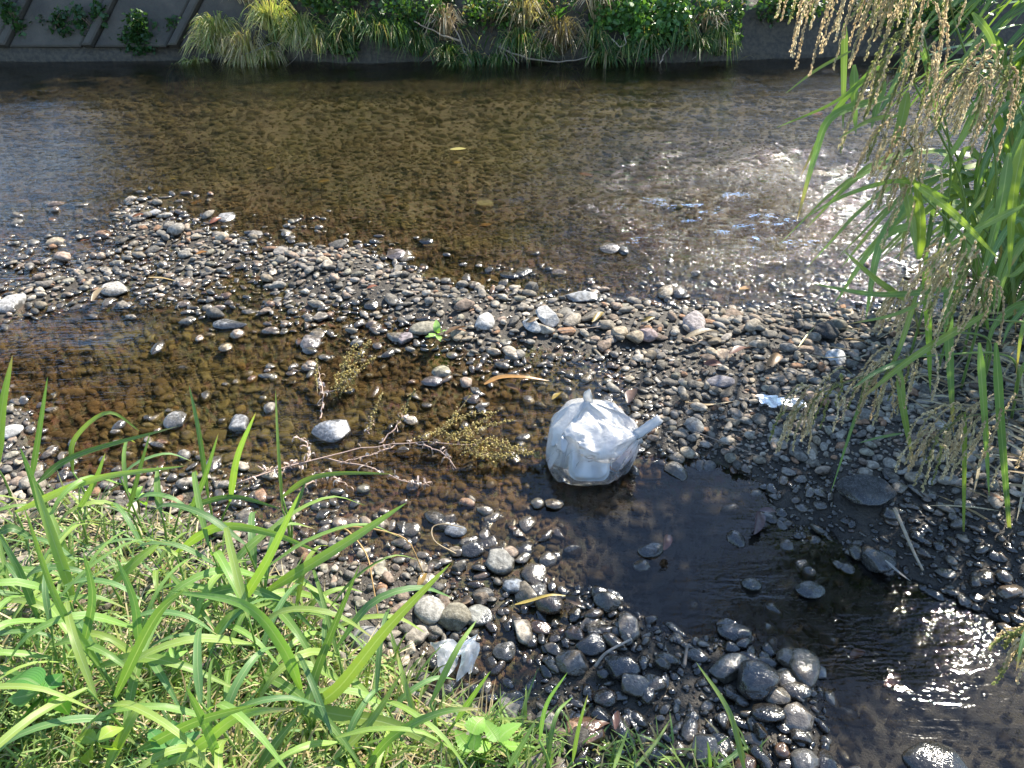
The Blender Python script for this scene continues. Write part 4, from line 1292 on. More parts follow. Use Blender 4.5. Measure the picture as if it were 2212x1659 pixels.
def reed(foot_xy, leaves, axis=None, nb=16, L=.26, label='', seed=0, top=None, droop=1.0, green=.3, stem_w=.006):
    """one reed: culm from its foot to the seed head, blades along it"""
    x, y = foot_xy
    base = np.array([x, y, gz(x, y) - .02])
    root = empty('reed', base)
    tag(root, label, 'reed', 'tall reeds on the right bank')
    r = np.random.default_rng(seed)
    if axis is not None:
        A = np.array([at(a, b, Y) for a, b, Y in axis]) - base
        end = A[0]
    else:
        end = np.array(at(*top)) - base
    mid = end * .55 + np.array([.10, .06, .12 * np.linalg.norm(end)])
    Cm = curve([np.zeros(3), mid * .5 + np.array([.02, 0, .08]), mid, end], 14)
    B = Bag(); V, F, U = tube(Cm, [stem_w, stem_w * .5], 6); B.add(V, F, (.22, .33, .10), U)
    B.build('culm', M['reed'], root)
    for pts, w, Y in leaves:
        Ys = np.linspace(Y, Y - .10 + r.uniform(-.06, .06), len(pts))
        C = np.array([at(a, b, yy) for (a, b), yy in zip(pts, Ys)]) - base
        V, F, U = blade(C, w / 100, 16, r.uniform(-.5, .5), .2, facing=EYE - base - C[0])
        c = shade(REED_COL[r.integers(5)], r.uniform(.85, 1.2))
        tips = np.tile(np.asarray(c, float), (len(V), 1))
        if r.uniform() < .35:
            f = smooth(.72, 1, np.array([u[1] for u in U]))[:, None]
            tips = tips * (1 - f) + np.array([.48, .30, .12]) * f
        mesh('blade', V, F, M['reed'], root, tips, U)
    if axis is not None:
        panicle(root, A, nb, L, seed + 7, droop, green)
    return root

reed((1.75, 2.75), [([(1941, 100), (1808, 233), (1728, 383)], 2.2, 2.5), ([(1908, 133), (1808, 217), (1675, 277)], 1.2, 2.5), ([(1838, 110), (1765, 150), (1695, 203)], 1.0, 2.5), ([(1825, 50), (1823, 150), (1821, 280)], 2.2, 2.6), ([(1845, 140), (1846, 210), (1849, 290)], 2.8, 2.6)],
     [(1990, 60, 2.5), (1930, -60, 2.45), (1840, -90, 2.4), (1770, -60, 2.35)], 26, .36, 'reed with a golden seed head at the top edge, leftmost of the upper ones', 1)
reed((1.95, 2.7), [([(2131, 60), (2075, 133), (1968, 233)], 1.2, 2.4), ([(2151, 113), (2041, 147), (1981, 183)], 1.2, 2.4), ([(1911, 175), (1895, 225), (1882, 280)], 2.6, 2.5)],
     [(2060, 40, 2.5), (2030, -70, 2.45), (1985, -100, 2.4), (1960, -80, 2.38)], 24, .36, 'reed with a golden seed head at the top edge, right of the leftmost one', 2)
reed((1.80, 2.6), [([(1920, 210), (1800, 250), (1760, 340), (1721, 480)], 2.6, 2.35), ([(1945, 250), (1880, 260), (1810, 300)], 1.4, 2.3), ([(1960, 200), (1945, 270), (1915, 340)], 3.0, 2.3)],
     [(1975, 180, 2.3), (1972, 110, 2.28), (1962, 85, 2.26), (1950, 95, 2.24)], 13, .34, 'reed with a greenish seed head hanging straight down', 3, droop=1.4, green=1.0)
reed((1.85, 2.5), [([(1985, 560), (1988, 470), (1975, 380)], 3.2, 2.1), ([(1948, 377), (1965, 450), (1981, 560)], 3.0, 2.15), ([(2050, 430), (1950, 390), (1830, 420), (1740, 470)], 1.5, 2.1), ([(1990, 480), (1900, 520), (1800, 660)], 2.4, 2.2), ([(1960, 430), (1900, 530), (1870, 690)], 2.8, 2.2)],
     [(1990, 420, 2.15), (1975, 330, 2.12), (1945, 298, 2.1), (1905, 300, 2.06)], 22, .24, 'reed with a pale fan-shaped seed head below the hanging green one', 4)
reed((2.15, 2.5), [([(2212, 443), (2100, 500), (1990, 570)], 2.0, 2.0), ([(2101, 27), (2141, 83), (2160, 170)], 2.0, 2.3), ([(2230, 200), (2170, 230), (2110, 300)], 2.0, 2.2), ([(2180, 330), (2160, 450), (2120, 600)], 3.2, 2.1), ([(2212, 300), (2190, 420), (2180, 600)], 3.4, 2.2)],
     [(2200, 230, 2.1), (2165, 160, 2.08), (2125, 145, 2.05), (2080, 165, 2.02)], 22, .26, 'reed with a pale seed head at the right edge of the upper water', 5)
reed((2.05, 2.4), [([(1975, 397), (2060, 460), (2158, 560)], 2.2, 2.0), ([(2091, 620), (1908, 636), (1758, 614)], 1.8, 1.95), ([(1958, 650), (1891, 603), (1820, 540)], 2.0, 2.0), ([(2141, 670), (1975, 770), (1850, 870)], 2.4, 1.9), ([(2020, 640), (1930, 680), (1830, 700)], 1.2, 1.95)],
     [(2130, 690, 1.95), (2110, 600, 1.93), (2075, 555, 1.9), (2030, 570, 1.88)], 24, .25, 'reed with the largest tan seed head at the right edge', 6)
reed((1.95, 2.3), [([(1941, 790), (1951, 886), (1973, 1000)], 2.6, 1.9), ([(1885, 813), (1848, 903), (1795, 1063)], 1.4, 1.9), ([(1975, 773), (1900, 800), (1840, 840)], 1.6, 1.9)],
     [(1985, 770, 1.95), (1900, 800, 1.9), (1800, 838, 1.85), (1700, 900, 1.8)], 34, .22, 'reed bowed far left, its golden seed head hanging over the pool edge', 7)
reed((2.2, 2.2), [([(2115, 740), (2125, 886), (2137, 1075)], 2.4, 1.85), ([(2151, 740), (2165, 953), (2188, 1230)], 2.4, 1.8), ([(2085, 890), (2083, 1040), (2081, 1193)], 1.4, 1.8), ([(1948, 936), (1900, 945), (1855, 957)], .9, 1.8)],
     [(2212, 883, 1.85), (2130, 892, 1.8), (2060, 912, 1.75), (2001, 962, 1.7)], 26, .22, 'reed whose seed head hangs low over the dark block', 8)
reed((1.9, 2.45), [([(2000, 560), (2005, 680), (2010, 850)], 2.6, 2.05), ([(2045, 600), (2050, 760), (2060, 940)], 3.0, 2.0), ([(1985, 620), (1940, 760), (1900, 830)], 1.6, 2.0)],
     [(1985, 720, 2.1), (1970, 650, 2.1), (1945, 632, 2.08), (1915, 650, 2.05)], 16, .16, 'reed with a small brown withered seed head over the gravel', 9, green=0)
reed((1.55, .95), [([(2235, 1330), (2210, 1380), (2195, 1450)], 1.2, 1.05)],
     [(2255, 1340, 1.06), (2228, 1362, 1.05), (2205, 1395, 1.04), (2185, 1430, 1.03)], 16, .10, 'seed head drooping in at the lower right picture edge', 19, droop=.8, green=.8)
# leafy reeds behind, without a seed head in view
LEAFY = [((2.35, 2.65), (2205, 250, 2.3)), ((2.5, 2.45), (2290, 330, 2.2)), ((2.3, 2.35), (2240, 520, 2.05)), ((2.45, 2.9), (2180, 120, 2.5)), ((2.2, 2.85), (2090, 200, 2.5)), ((2.05, 2.9), (2030, 260, 2.6)), ((2.6, 2.2), (2330, 500, 2.0)), ((2.35, 2.1), (2300, 700, 1.9)), ((2.1, 2.65), (2110, 480, 2.3))]
LBL = ['leafy reed stem at the right edge below the pale seed head', 'leafy reed just cut by the right picture edge', 'leafy reed at the right edge behind the largest seed head', 'leafy reed at the upper right corner', 'leafy reed behind the upper right seed heads', 'leafy reed behind the hanging green seed head', 'outermost leafy reed at the right edge', 'lowest leafy reed at the right edge', 'leafy reed in the middle of the stand']
for i, ((fx, fy), top) in enumerate(LEAFY):
    fx, fy, top = fx + .12, fy + .38, (top[0], top[1], top[2] + .5)
    r = np.random.default_rng(600 + i)
    lv = []
    for j in range(5):
        q = r.uniform(.25, 1.0)
        bx = top[0] + (1 - q) * 40; by = top[1] + (1 - q) * (900 - top[1]) * .9
        sgn = -1 if r.uniform() < .62 else 1
        dx = sgn * r.uniform(30, 150); up = r.uniform(80, 240); dn = r.uniform(0, 150)
        lv.append(([(bx, by), (bx + dx * .4, by - up * .8), (bx + dx, by - up * .3), (bx + dx * 1.2, by - up * .3 + dn)], r.uniform(2.0, 3.2), top[2] + r.uniform(-.1, .2)))
    reed((fx, fy), lv, None, label=LBL[i], seed=700 + i, top=top)
# the stand goes on to the right, outside the picture
def reed_copyable(seed):
    r = np.random.default_rng(seed)
    root = empty('reed')
    h = r.uniform(1.35, 1.7)
    Cm = curve([(0, 0, -.03), (-.04, -.03, h * .5), (-.18, -.12, h)], 10)
    B = Bag(); V, F, U = tube(Cm, [.006, .003], 6); B.add(V, F, (.22, .33, .10), U); B.build('culm', M['reed'], root)
    for j in range(9):
        p = Cm[1 + j]; a = r.uniform(0, 6.28); L = r.uniform(.4, .7); d = np.array([math.cos(a), math.sin(a), 0])
        V, F, U = blade([p, p + d * L * .3 + np.array([0, 0, L * .35]), p + d * L * .7 + np.array([0, 0, L * .3]), p + d * L + np.array([0, 0, -L * .1])], r.uniform(.022, .034), 10, r.uniform(-.4, .4), .2, facing=(d[0] * -.4, d[1] * -.4, 1))
        mesh('blade', V, F, M['reed'], root, shade(REED_COL[r.integers(5)], r.uniform(.85, 1.15)), U)
    panicle(root, [Cm[-1], Cm[-1] + np.array([-.05, -.03, .08]), Cm[-1] + np.array([-.13, -.07, .08])], 9, .26, seed)
    return root
rp = [reed_copyable(800), reed_copyable(801), reed_copyable(802)]
rr = np.random.default_rng(12)
i = -1
while i < 47:
    x, y, sc_ = rr.uniform(2.7, 3.6), rr.uniform(1.5, 3.1), rr.uniform(.85, 1.1)
    if rr.uniform() < .75: x, y, sc_ = rr.uniform(2.25, 3.0), rr.uniform(3.08, 3.65), rr.uniform(1.35, 1.55)
    if abs((x - 1.42) * .75 - (y - 1.42) * .66) < .2: continue
    i += 1
    loc = (x, y, gz(x, y)); rz = rr.uniform(-.9, .9)
    o = rp[i] if i < 3 else copy_tree(rp[i % 3], loc, rz, sc_)
    if i < 3: o.location = loc; o.rotation_euler = (0, 0, rz); o.scale = (sc_, sc_, sc_)
    tag(o, 'reed in the back of the tall stand at the right', 'reed', 'reeds at the back of the stand')
# dead reed litter at the foot of the stand
turf_r = np.random.default_rng(44)
B = Bag()
for i in range(420):
    x, y = turf_r.uniform(1.55, 2.7), turf_r.uniform(1.7, 3.0)
    a = turf_r.uniform(-1.2, 1.2) + math.pi * (turf_r.uniform() < .5); L = turf_r.uniform(.08, .3)
    z = gz(x, y) + turf_r.uniform(.01, .16) * smooth(1.6, 2.0, x)
    p = np.array([x, y, z]); d = np.array([math.cos(a), math.sin(a), turf_r.uniform(-.25, .35)]) * L
    V, F, U = blade([p, p + d * .5 + np.array([0, 0, .01]), p + d], turf_r.uniform(.005, .012), 3, turf_r.uniform(-1, 1), .1)
    B.add(V, F, shade(STRAW[turf_r.integers(4)], turf_r.uniform(.6, 1.1)), U)
tag(B.build('reed_litter', M['dry']), 'dead straw and leaf litter at the foot of the reeds', kind='stuff')
# ---------------------------------------------------------------- litter: the tied white bag with food trays
def bag_film_verts():
    """let a closed skin of film settle, slightly sucked in, over the trays and between two knots (a short cloth run in a scene of its own)"""
    sim = bpy.data.scenes.new('film_settling')
    made = []
    def block(loc, size_, nrm, roll, bev):
        bm = bmesh.new(); bmesh.ops.create_cube(bm, size=1)
        bmesh.ops.scale(bm, vec=size_, verts=bm.verts)
        bmesh.ops.bevel(bm, geom=list(bm.edges), offset=min(size_) * bev, segments=3, affect='EDGES', profile=.5)
        me = bpy.data.meshes.new('block'); bm.to_mesh(me); bm.free()
        o = bpy.data.objects.new('block', me); sim.collection.objects.link(o); made.append(o)
        o.matrix_world = Matrix.Translation(loc) @ Vector(nrm).to_track_quat('Z', 'Y').to_matrix().to_4x4() @ Matrix.Rotation(roll, 4, 'Z')
        o.modifiers.new('collision', 'COLLISION')
        o.collision.thickness_outer = .004; o.collision.thickness_inner = .02; o.collision.cloth_friction = 8
    block((-.03, -.092, .088), (.148, .15, .035), (-.02, -.74, .67), 0, .45)
    block((-.135, -.03, .095), (.10, .15, .04), (-.85, -.45, .25), .15, .45)
    block((.075, -.02, .075), (.15, .13, .12), (.3, -.3, .9), .4, .35)
    block((-.06, .05, .17), (.13, .10, .12), (-.2, .1, 1), .6, .4)
    block((.04, .06, .13), (.13, .12, .14), (.2, .1, 1), .2, .4)
    block((0, 0, -.05), (2, 2, .1), (0, 0, 1), 0, .05)
    V, F = ico(6 if FINE_FILM else 5)
    knots = ((unit([.80, -.22, .56]), np.array([.150, -.055, .172])), (unit([-.10, .25, .96]), np.array([-.045, .03, .262])))
    s = 1 + .03 * np.sin(5 * V[:, 0] + 2 * V[:, 2]) + .03 * np.sin(4 * V[:, 1] - 6 * V[:, 0])
    slack = np.sign(V) * np.abs(V) ** .72 * np.array([.188, .172, .128]) * s[:, None] + np.array([-.008, -.02, .135])
    slack[:, 2] = np.maximum(slack[:, 2], .006)
    start = slack.copy(); held = np.zeros(len(V), bool)
    for d, k in knots:
        ang = np.degrees(np.arccos(np.clip(V @ d, -1, 1)))
        f = smooth(38, 0, ang)[:, None] * .92
        start = start * (1 - f) + k * f
        held |= ang < 9
    me = bpy.data.meshes.new('film'); me.from_pydata(start.tolist(), [], F.tolist())
    film = bpy.data.objects.new('film', me); sim.collection.objects.link(film); made.append(film)
    film.shape_key_add(name='Basis'); rest = film.shape_key_add(name='rest')
    rest.data.foreach_set('co', slack.ravel()); rest.value = 0
    film.vertex_groups.new(name='pin').add([int(i) for i in np.where(held)[0]], 1.0, 'REPLACE')
    md = film.modifiers.new('cloth', 'CLOTH'); c = md.settings
    c.quality = 8; c.mass = .02; c.tension_stiffness = c.compression_stiffness = 40; c.shear_stiffness = 20; c.bending_stiffness = .02
    c.tension_damping = c.compression_damping = c.shear_damping = 5; c.bending_damping = .5; c.air_damping = 2
    c.vertex_group_mass = 'pin'; c.rest_shape_key = rest; c.shrink_min = .03
    c.use_pressure = True; c.uniform_pressure_force = -.85; c.effector_weights.gravity = .3
    md.collision_settings.collision_quality = 3; md.collision_settings.distance_min = .003; md.collision_settings.use_self_collision = False
    for f in range(1, 27):
        sim.frame_set(f)
    dg = sim.view_layers[0].depsgraph
    em = film.evaluated_get(dg).to_mesh()
    out = np.empty(len(V) * 3); em.vertices.foreach_get('co', out)
    out = out.reshape(-1, 3).copy()
    for o in made:
        bpy.data.objects.remove(o)
    bpy.data.scenes.remove(sim)
    return out, F
FINE_FILM = True

def mat_film(name, clear, tint=(1.0, .985, .96), rough=.22, stretched=None):
    k = N(name)
    n1 = k.noise(k.pos(), 38, 4, .7, 1.2)
    nor = k.bump(n1, .42, .010)
    d = k.n('ShaderNodeBsdfDiffuse', Color=tint, Normal=nor)
    t = k.n('ShaderNodeBsdfTranslucent', Color=tint, Normal=nor)
    tr = k.n('ShaderNodeBsdfTransparent', Color=(1, 1, 1))
    g = k.n('ShaderNodeBsdfGlossy', Color=(1, 1, 1), Roughness=rough, Normal=nor)
    fr = k.n('ShaderNodeFresnel', IOR=1.5, Normal=nor)
    body = k.mixs(.52, d, t)
    if stretched is not None:           # the film is drawn thin where it lies tight over the front tray
        ob = k.sep(k.n('ShaderNodeTexCoord').outputs['Object'])
        tight = k.math('MULTIPLY', k.ramp(ob[1], -.075, -.11), k.ramp(ob[2], .135, .165, 1, 0))
        clear = k.ramp(tight, 0, 1, clear, stretched)
    body = k.mixs(clear, body, tr)
    return k.done(k.mixs(fr.outputs[0], body, g))
M['film'] = mat_film('bag_film', .15, stretched=.80)
M['scrap'] = mat_film('scrap_film', .30, rough=.5)
M['thinfilm'] = mat_film('clear_film', .38, (.98, .98, .97), .18)

def mat_plain(name, col, rough=.5):
    k = N(name)
    n1 = k.noise(k.pos(), 90, 2, .5)
    c = k.mix(k.ramp(n1, .4, .7, 0, .12), col, shade(col, .8))
    return k.done(k.n('ShaderNodeBsdfPrincipled', Base__Color=c, Roughness=rough))
M['foam'] = mat_plain('foam_tray', (.88, .87, .84), .45)
M['tub'] = mat_plain('tub', (.62, .55, .60), .4)
M['orange'] = mat_plain('orange_print', (.75, .30, .12), .5)

BAG_O = np.array([.312, 2.150, -.018])
root = empty('plastic_bag', BAG_O)
tag(root, 'knotted white translucent plastic bag of food trays lying at the water edge', 'plastic bag')
fv, ff = bag_film_verts()
fo = tri_mesh('film', fv, ff, M['film'], root)

def strap(pts, w0, w1, seed, name, tipw=.6):
    """crumpled handle: a flattened, pleated sleeve of film"""
    r = np.random.default_rng(seed)
    C = curve(pts, 14); T = np.gradient(C, axis=0); V, F = [], []
    k = 12
    for i in range(15):
        s = i / 14
        w = (w0 + (w1 - w0) * min(1, s * 2.2)) * (1 if s < .75 else 1 - (1 - tipw) * ((s - .75) / .25) ** 2)
        t = unit(T[i]); a = unit(np.cross(t, EYE - BAG_O)); b = np.cross(t, a)
        for j in range(k):
            q = 2 * math.pi * j / k
            m = 1 + .28 * math.sin(3 * q + seed + 2.2 * s) + .12 * math.sin(7 * q + 5 * s)
            V.append(C[i] + a * math.cos(q) * w * .5 * m + b * math.sin(q) * w * .16 * m + r.normal(0, .0012, 3) + b * .006 * math.sin(5 * s + seed))
    for i in range(14):
        for j in range(k):
            F.append((i * k + j, i * k + (j + 1) % k, (i + 1) * k + (j + 1) % k, (i + 1) * k + j))
    F.append(tuple(14 * k + j for j in range(k)))
    return mesh(name, V, F, M['film'], root)
L = lambda px_, py_, Y: at(px_, py_, Y) - BAG_O
k1, k2 = np.array([.150, -.055, .172]), np.array([-.045, .03, .262])
strap([k1 * .80, k1 * .96, L(1368, 942, 2.09), L(1400, 922, 2.10), L(1426, 903, 2.11)], .040, .034, 1, 'handle', .75)
strap([k2 + np.array([0, 0, -.012]), L(1274, 876, 2.20), L(1270, 858, 2.19), L(1273, 842, 2.18)], .040, .030, 2, 'handle', .12)

def rsq(sx, sy, rad, n=5):
    """outline of a rounded rectangle"""
    out = []
    for cx, cy, a0 in ((1, 1, 0), (-1, 1, 90), (-1, -1, 180), (1, -1, 270)):
        for i in range(n + 1):
            a = math.radians(a0 + 90 * i / n)
            out.append((cx * (sx / 2 - rad) + rad * math.cos(a), cy * (sy / 2 - rad) + rad * math.sin(a)))
    return np.array(out)

def tray(name, loc, size, nrm, roll, label, mat, extra=None):
    """food tray: rounded bottom, flaring walls, rolled rim, open inside; bottom points along nrm"""
    sx, sy, h = size
    rings = [(.70, h * .5), (.80, h * .5), (.85, h * .44), (.94, -h * .40), (1.0, -h * .42), (1.0, -h * .5), (.93, -h * .46), (.80, h * .38), (.70, h * .40)]
    V, F = [], []
    o = rsq(sx, sy, min(sx, sy) * .26)
    m = len(o)
    for sc_, z in rings:
        V += [(x * sc_, y * sc_, z) for x, y in o]
    for i in range(len(rings) - 1):
        for j in range(m):
            F.append((i * m + j, i * m + (j + 1) % m, (i + 1) * m + (j + 1) % m, (i + 1) * m + j))
    F.append(tuple(range(m))[::-1]); F.append(tuple((len(rings) - 1) * m + j for j in range(m)))
    ob = mesh(name, V, F, M[mat])
    md = ob.modifiers.new('round', 'BEVEL'); md.width = .002; md.segments = 2
    ob.matrix_world = Matrix.Translation(Vector(BAG_O + np.asarray(loc))) @ Vector(nrm).to_track_quat('Z', 'Y').to_matrix().to_4x4() @ Matrix.Rotation(roll, 4, 'Z')
    tag(ob, label, 'food tray')
    return ob
tray('food_tray', (-.031, -.096, .092), (.150, .150, .033), (-.02, -.74, .67), .0, 'white rounded-square foam tray facing out of the knotted bag', 'foam')
tray('food_tray', (-.135, -.03, .095), (.098, .146, .036), (-.85, -.45, .25), .15, 'narrow white foam tray on edge at the left inside the bag', 'foam')
t3 = tray('food_tub', (.078, -.03, .070), (.125, .11, .085), (.3, -.5, .8), .4, 'mauve-white food tub at the right inside the bag', 'tub')
V = [(x * 1.0, y * 1.0, z) for z in (-.012, .004) for x, y in rsq(.122, .107, .028)]
m_ = len(V) // 2
mesh('printed_band', V, [(j, (j + 1) % m_, m_ + (j + 1) % m_, m_ + j) for j in range(m_)], M['orange'], t3)

def crumpled(name, quad, nx, ny, amp, seed, mat, label, cat, lift=0.0, parts=None):
    """a crumpled sheet of film spanned between four points (given as px, py, height)"""
    r = np.random.default_rng(seed)
    sheets = parts or [quad]
    P00 = on_z(*sheets[0][0])
    root_ = empty(name, P00); tag(root_, label, cat)
    for k, q in enumerate(sheets):
        c = [on_z(*p) - P00 for p in q]
        V, F = [], []
        ph = r.uniform(0, 6.28, 6)
        for j in range(ny + 1):
            for i in range(nx + 1):
                u, v = i / nx, j / ny
                p = (c[0] * (1 - u) + c[1] * u) * (1 - v) + (c[3] * (1 - u) + c[2] * u) * v
                e = .5 + .5 * math.sin(math.pi * u)
                w = amp * (math.sin(4 * u + 2 * v + ph[0]) + .5 * abs(math.sin(5 * u - 3 * v + ph[1])) + .35 * abs(math.sin(7 * v + 4 * u + ph[2])) + .12 * math.sin(13 * u + ph[3]) * math.sin(11 * v + ph[4]))
                edge = amp * .9 * (math.sin(9 * u + ph[5]) * (v in (0, 1)) + math.sin(7 * v + ph[0]) * (u in (0, 1)))
                V.append(p + np.array([edge * .6, edge, w + amp * 1.2]))
        for j in range(ny):
            for i in range(nx):
                a = j * (nx + 1) + i
                F.append((a, a + 1, a + nx + 2, a + nx + 1))
        mesh('sheet', V, F, M[mat], root_)
    return root_
crumpled('torn_plastic', None, 16, 16, .007, 4, 'scrap', 'torn clear plastic film among pebbles behind a grass blade', 'plastic film',
         parts=[[(928, 1392, .05), (1000, 1392, .045), (988, 1440, .02), (962, 1476, .0)], [(998, 1398, .055), (1040, 1392, .05), (1022, 1450, .02), (988, 1480, .0)], [(950, 1400, .03), (1030, 1380, .035), (1026, 1412, .03), (960, 1425, .03)]])
crumpled('plastic_scrap', None, 14, 10, .005, 9, 'scrap', 'crumpled white plastic scrap on the gravel under the bowed seed head', 'plastic scrap',
         parts=[[(1632, 856, .09), (1680, 860, .09), (1678, 884, .08), (1645, 878, .08)], [(1676, 862, .09), (1735, 868, .09), (1745, 882, .08), (1680, 882, .08)]])

# ---------------------------------------------------------------- withered weeds lying in the shallows
SEED = [(.72, .62, .28), (.60, .52, .20), (.78, .68, .36), (.50, .44, .20)]
WITH = [(.66, .54, .47), (.54, .41, .34), (.72, .64, .57), (.42, .31, .23)]

def weed(label, stems, heads, seed, curls=0):
    """stems: lists of px, py, height; heads: the same, strung with seeds; curls: withered leaves along the stems"""
    r = np.random.default_rng(seed)
    o = on_z(*stems[0][0])
    root_ = empty('withered_weed', o); tag(root_, label, 'withered weed')
    W_ = Bag(); H_ = Bag()
    for st in stems:
        C = curve([on_z(*p) - o for p in st], 14) + r.normal(0, .003, (15, 3))
        B = Bag(); V, F, U = tube(C, [.0032, .0016], 5); B.add(V, F, (.50, .36, .29), U); B.build('stem', M['twig'], root_)
        for _ in range(curls):
            c = C[r.integers(1, 15)]; d = r.normal(0, 1, 3) * np.array([1, 1, .5]); d = unit(d) * r.uniform(.012, .030)
            V, F, U = blade([c, c + d * .5 + np.array([0, 0, .008]), c + d + r.normal(0, .006, 3), c + d * .9 + np.array([0, 0, -.012])], r.uniform(.004, .009), 5, r.uniform(-1, 1), .3, 'lance')
            W_.add(V, F, shade(WITH[r.integers(4)], r.uniform(.7, 1.2)), U)
    for st, dens, fat in heads:
        C = curve([on_z(*p) - o for p in st], 20)
        B = Bag(); V, F, U = tube(C, [.0014, .0007], 4); B.add(V, F, (.36, .28, .15), U); B.build('stem', M['twig'], root_)
        for _ in range(int(dens * .7)):
            s = r.uniform(0, 1) ; j = min(19, int(s * 20))
            c = C[j] + (C[j + 1] - C[j]) * (s * 20 - j) + r.normal(0, fat * (1.05 - .75 * s), 3) * np.array([1, 1, .7])
            d = unit(r.normal(size=3)); e = unit(np.cross(d, r.normal(size=3))); f = np.cross(d, e); sz = r.uniform(.004, .0078)
            H_.add([c + d * sz, c - d * sz, c + e * sz * .6, c - e * sz * .4 + f * sz * .5, c - e * sz * .4 - f * sz * .5], [(0, 2, 3), (0, 3, 4), (0, 4, 2), (1, 3, 2), (1, 4, 3), (1, 2, 4)], shade(SEED[r.integers(4)], r.uniform(.65, 1.25)))
    if W_.n: x = W_.build('withered_leaves', M['dry'], root_); x['kind'] = 'stuff'
    if H_.n: x = H_.build('seed_head', M['seed'], root_); x['kind'] = 'stuff'
    return root_
weed('long withered weed lying across the shallows, its yellow seed head touching the bag',
     [[(505, 1048, .03), (640, 1003, .03), (780, 970, .035), (900, 955, .04), (1030, 960, .04)], [(870, 960, .03), (790, 985, .03), (730, 1000, .02)], [(900, 958, .04), (950, 975, .03), (985, 1010, .02)]],
     [([(1000, 962, .05), (1060, 955, .06), (1110, 970, .05), (1170, 985, .04)], 420, .020), ([(1010, 970, .05), (1060, 985, .04), (1120, 985, .03)], 300, .018), ([(980, 950, .05), (1040, 925, .07), (1110, 905, .09)], 150, .012), ([(900, 950, .05), (960, 920, .08), (1020, 850, .12)], 130, .010), ([(930, 950, .05), (1000, 900, .08), (1075, 890, .09)], 150, .013), ([(960, 950, .05), (1010, 925, .06), (1060, 900, .08)], 130, .012)], 1, 14)
weed('withered weed with an upright yellow seed plume beside the light grey stone',
     [[(690, 850, .01), (735, 838, .04), (765, 800, .06)], [(690, 905, .01), (700, 860, .04), (688, 800, .06)]],
     [([(735, 840, .04), (760, 790, .10), (800, 735, .16)], 420, .020), ([(730, 845, .04), (745, 790, .10), (770, 740, .15)], 260, .018), ([(740, 845, .04), (775, 800, .08), (812, 770, .11)], 120, .010), ([(686, 850, .05), (684, 810, .08), (685, 775, .12)], 60, .006)], 2, 16)
weed('thin seed spike standing in the shallows, the left of two', [[(795, 935, .0), (800, 915, .02), (803, 900, .03)]], [([(796, 930, .02), (808, 890, .06), (827, 846, .10)], 95, .007)], 3, 6)
weed('thin seed spike standing in the shallows, the right of two', [[(820, 960, .0), (860, 915, .03), (870, 895, .05)]], [([(862, 915, .03), (880, 870, .07), (895, 842, .11)], 110, .009)], 4, 9)
weed('tangle of curled pinkish dead weed behind the tall grass blades', [[(650, 1060, .02), (700, 1020, .03), (755, 1050, .02)], [(640, 940, .02), (672, 975, .03), (650, 1010, .02)], [(560, 1010, .02), (600, 1020, .03), (640, 1000, .02)], [(700, 990, .02), (800, 1010, .03), (870, 1040, .02), (930, 1050, .01)]], [], 5, 26)

# ---------------------------------------------------------------- fallen leaves, stalks and sticks
def lie(px_, py_):
    p = ground_hit(px_, py_)
    return max(p[2], -.02)

def fallen(px_, py_, lpx, ang, wr, col, label, h=.03, mat='deadleaf', name='fallen_leaf', curl=.2, roll=0.2):
    """ang: direction in the picture, degrees, 0 = to the right, counter-clockwise"""
    z = lie(px_, py_) + h
    lpx *= .8; col = shade(col, .6)
    c, s = math.cos(math.radians(ang)), math.sin(math.radians(ang))
    P = [on_z(px_ + c * lpx * t, py_ - s * lpx * t, z) for t in (-.5, -.15, .2, .5)]
    Lm = np.linalg.norm(P[-1] - P[0])
    o = P[0].copy()
    P[1][2] += curl * Lm * .18; P[2][2] += curl * Lm * .22; P[3][2] += curl * Lm * .05
    V, F, U = blade(np.array(P) - o, Lm * wr * .8, 12, lambda s: roll + .9 * (s - .4), .45, 'lance', facing=(0, -.3, 1))
    ob = mesh(name, V, F, M[mat], None, col, U)
    ob.location = o
    return tag(ob, label, 'leaf', 'fallen leaves')
RED, ORG, TNL, OCH, BRN, PUR = (.30, .12, .07), (.50, .24, .07), (.52, .42, .27), (.48, .35, .10), (.26, .16, .09), (.19, .12, .12)
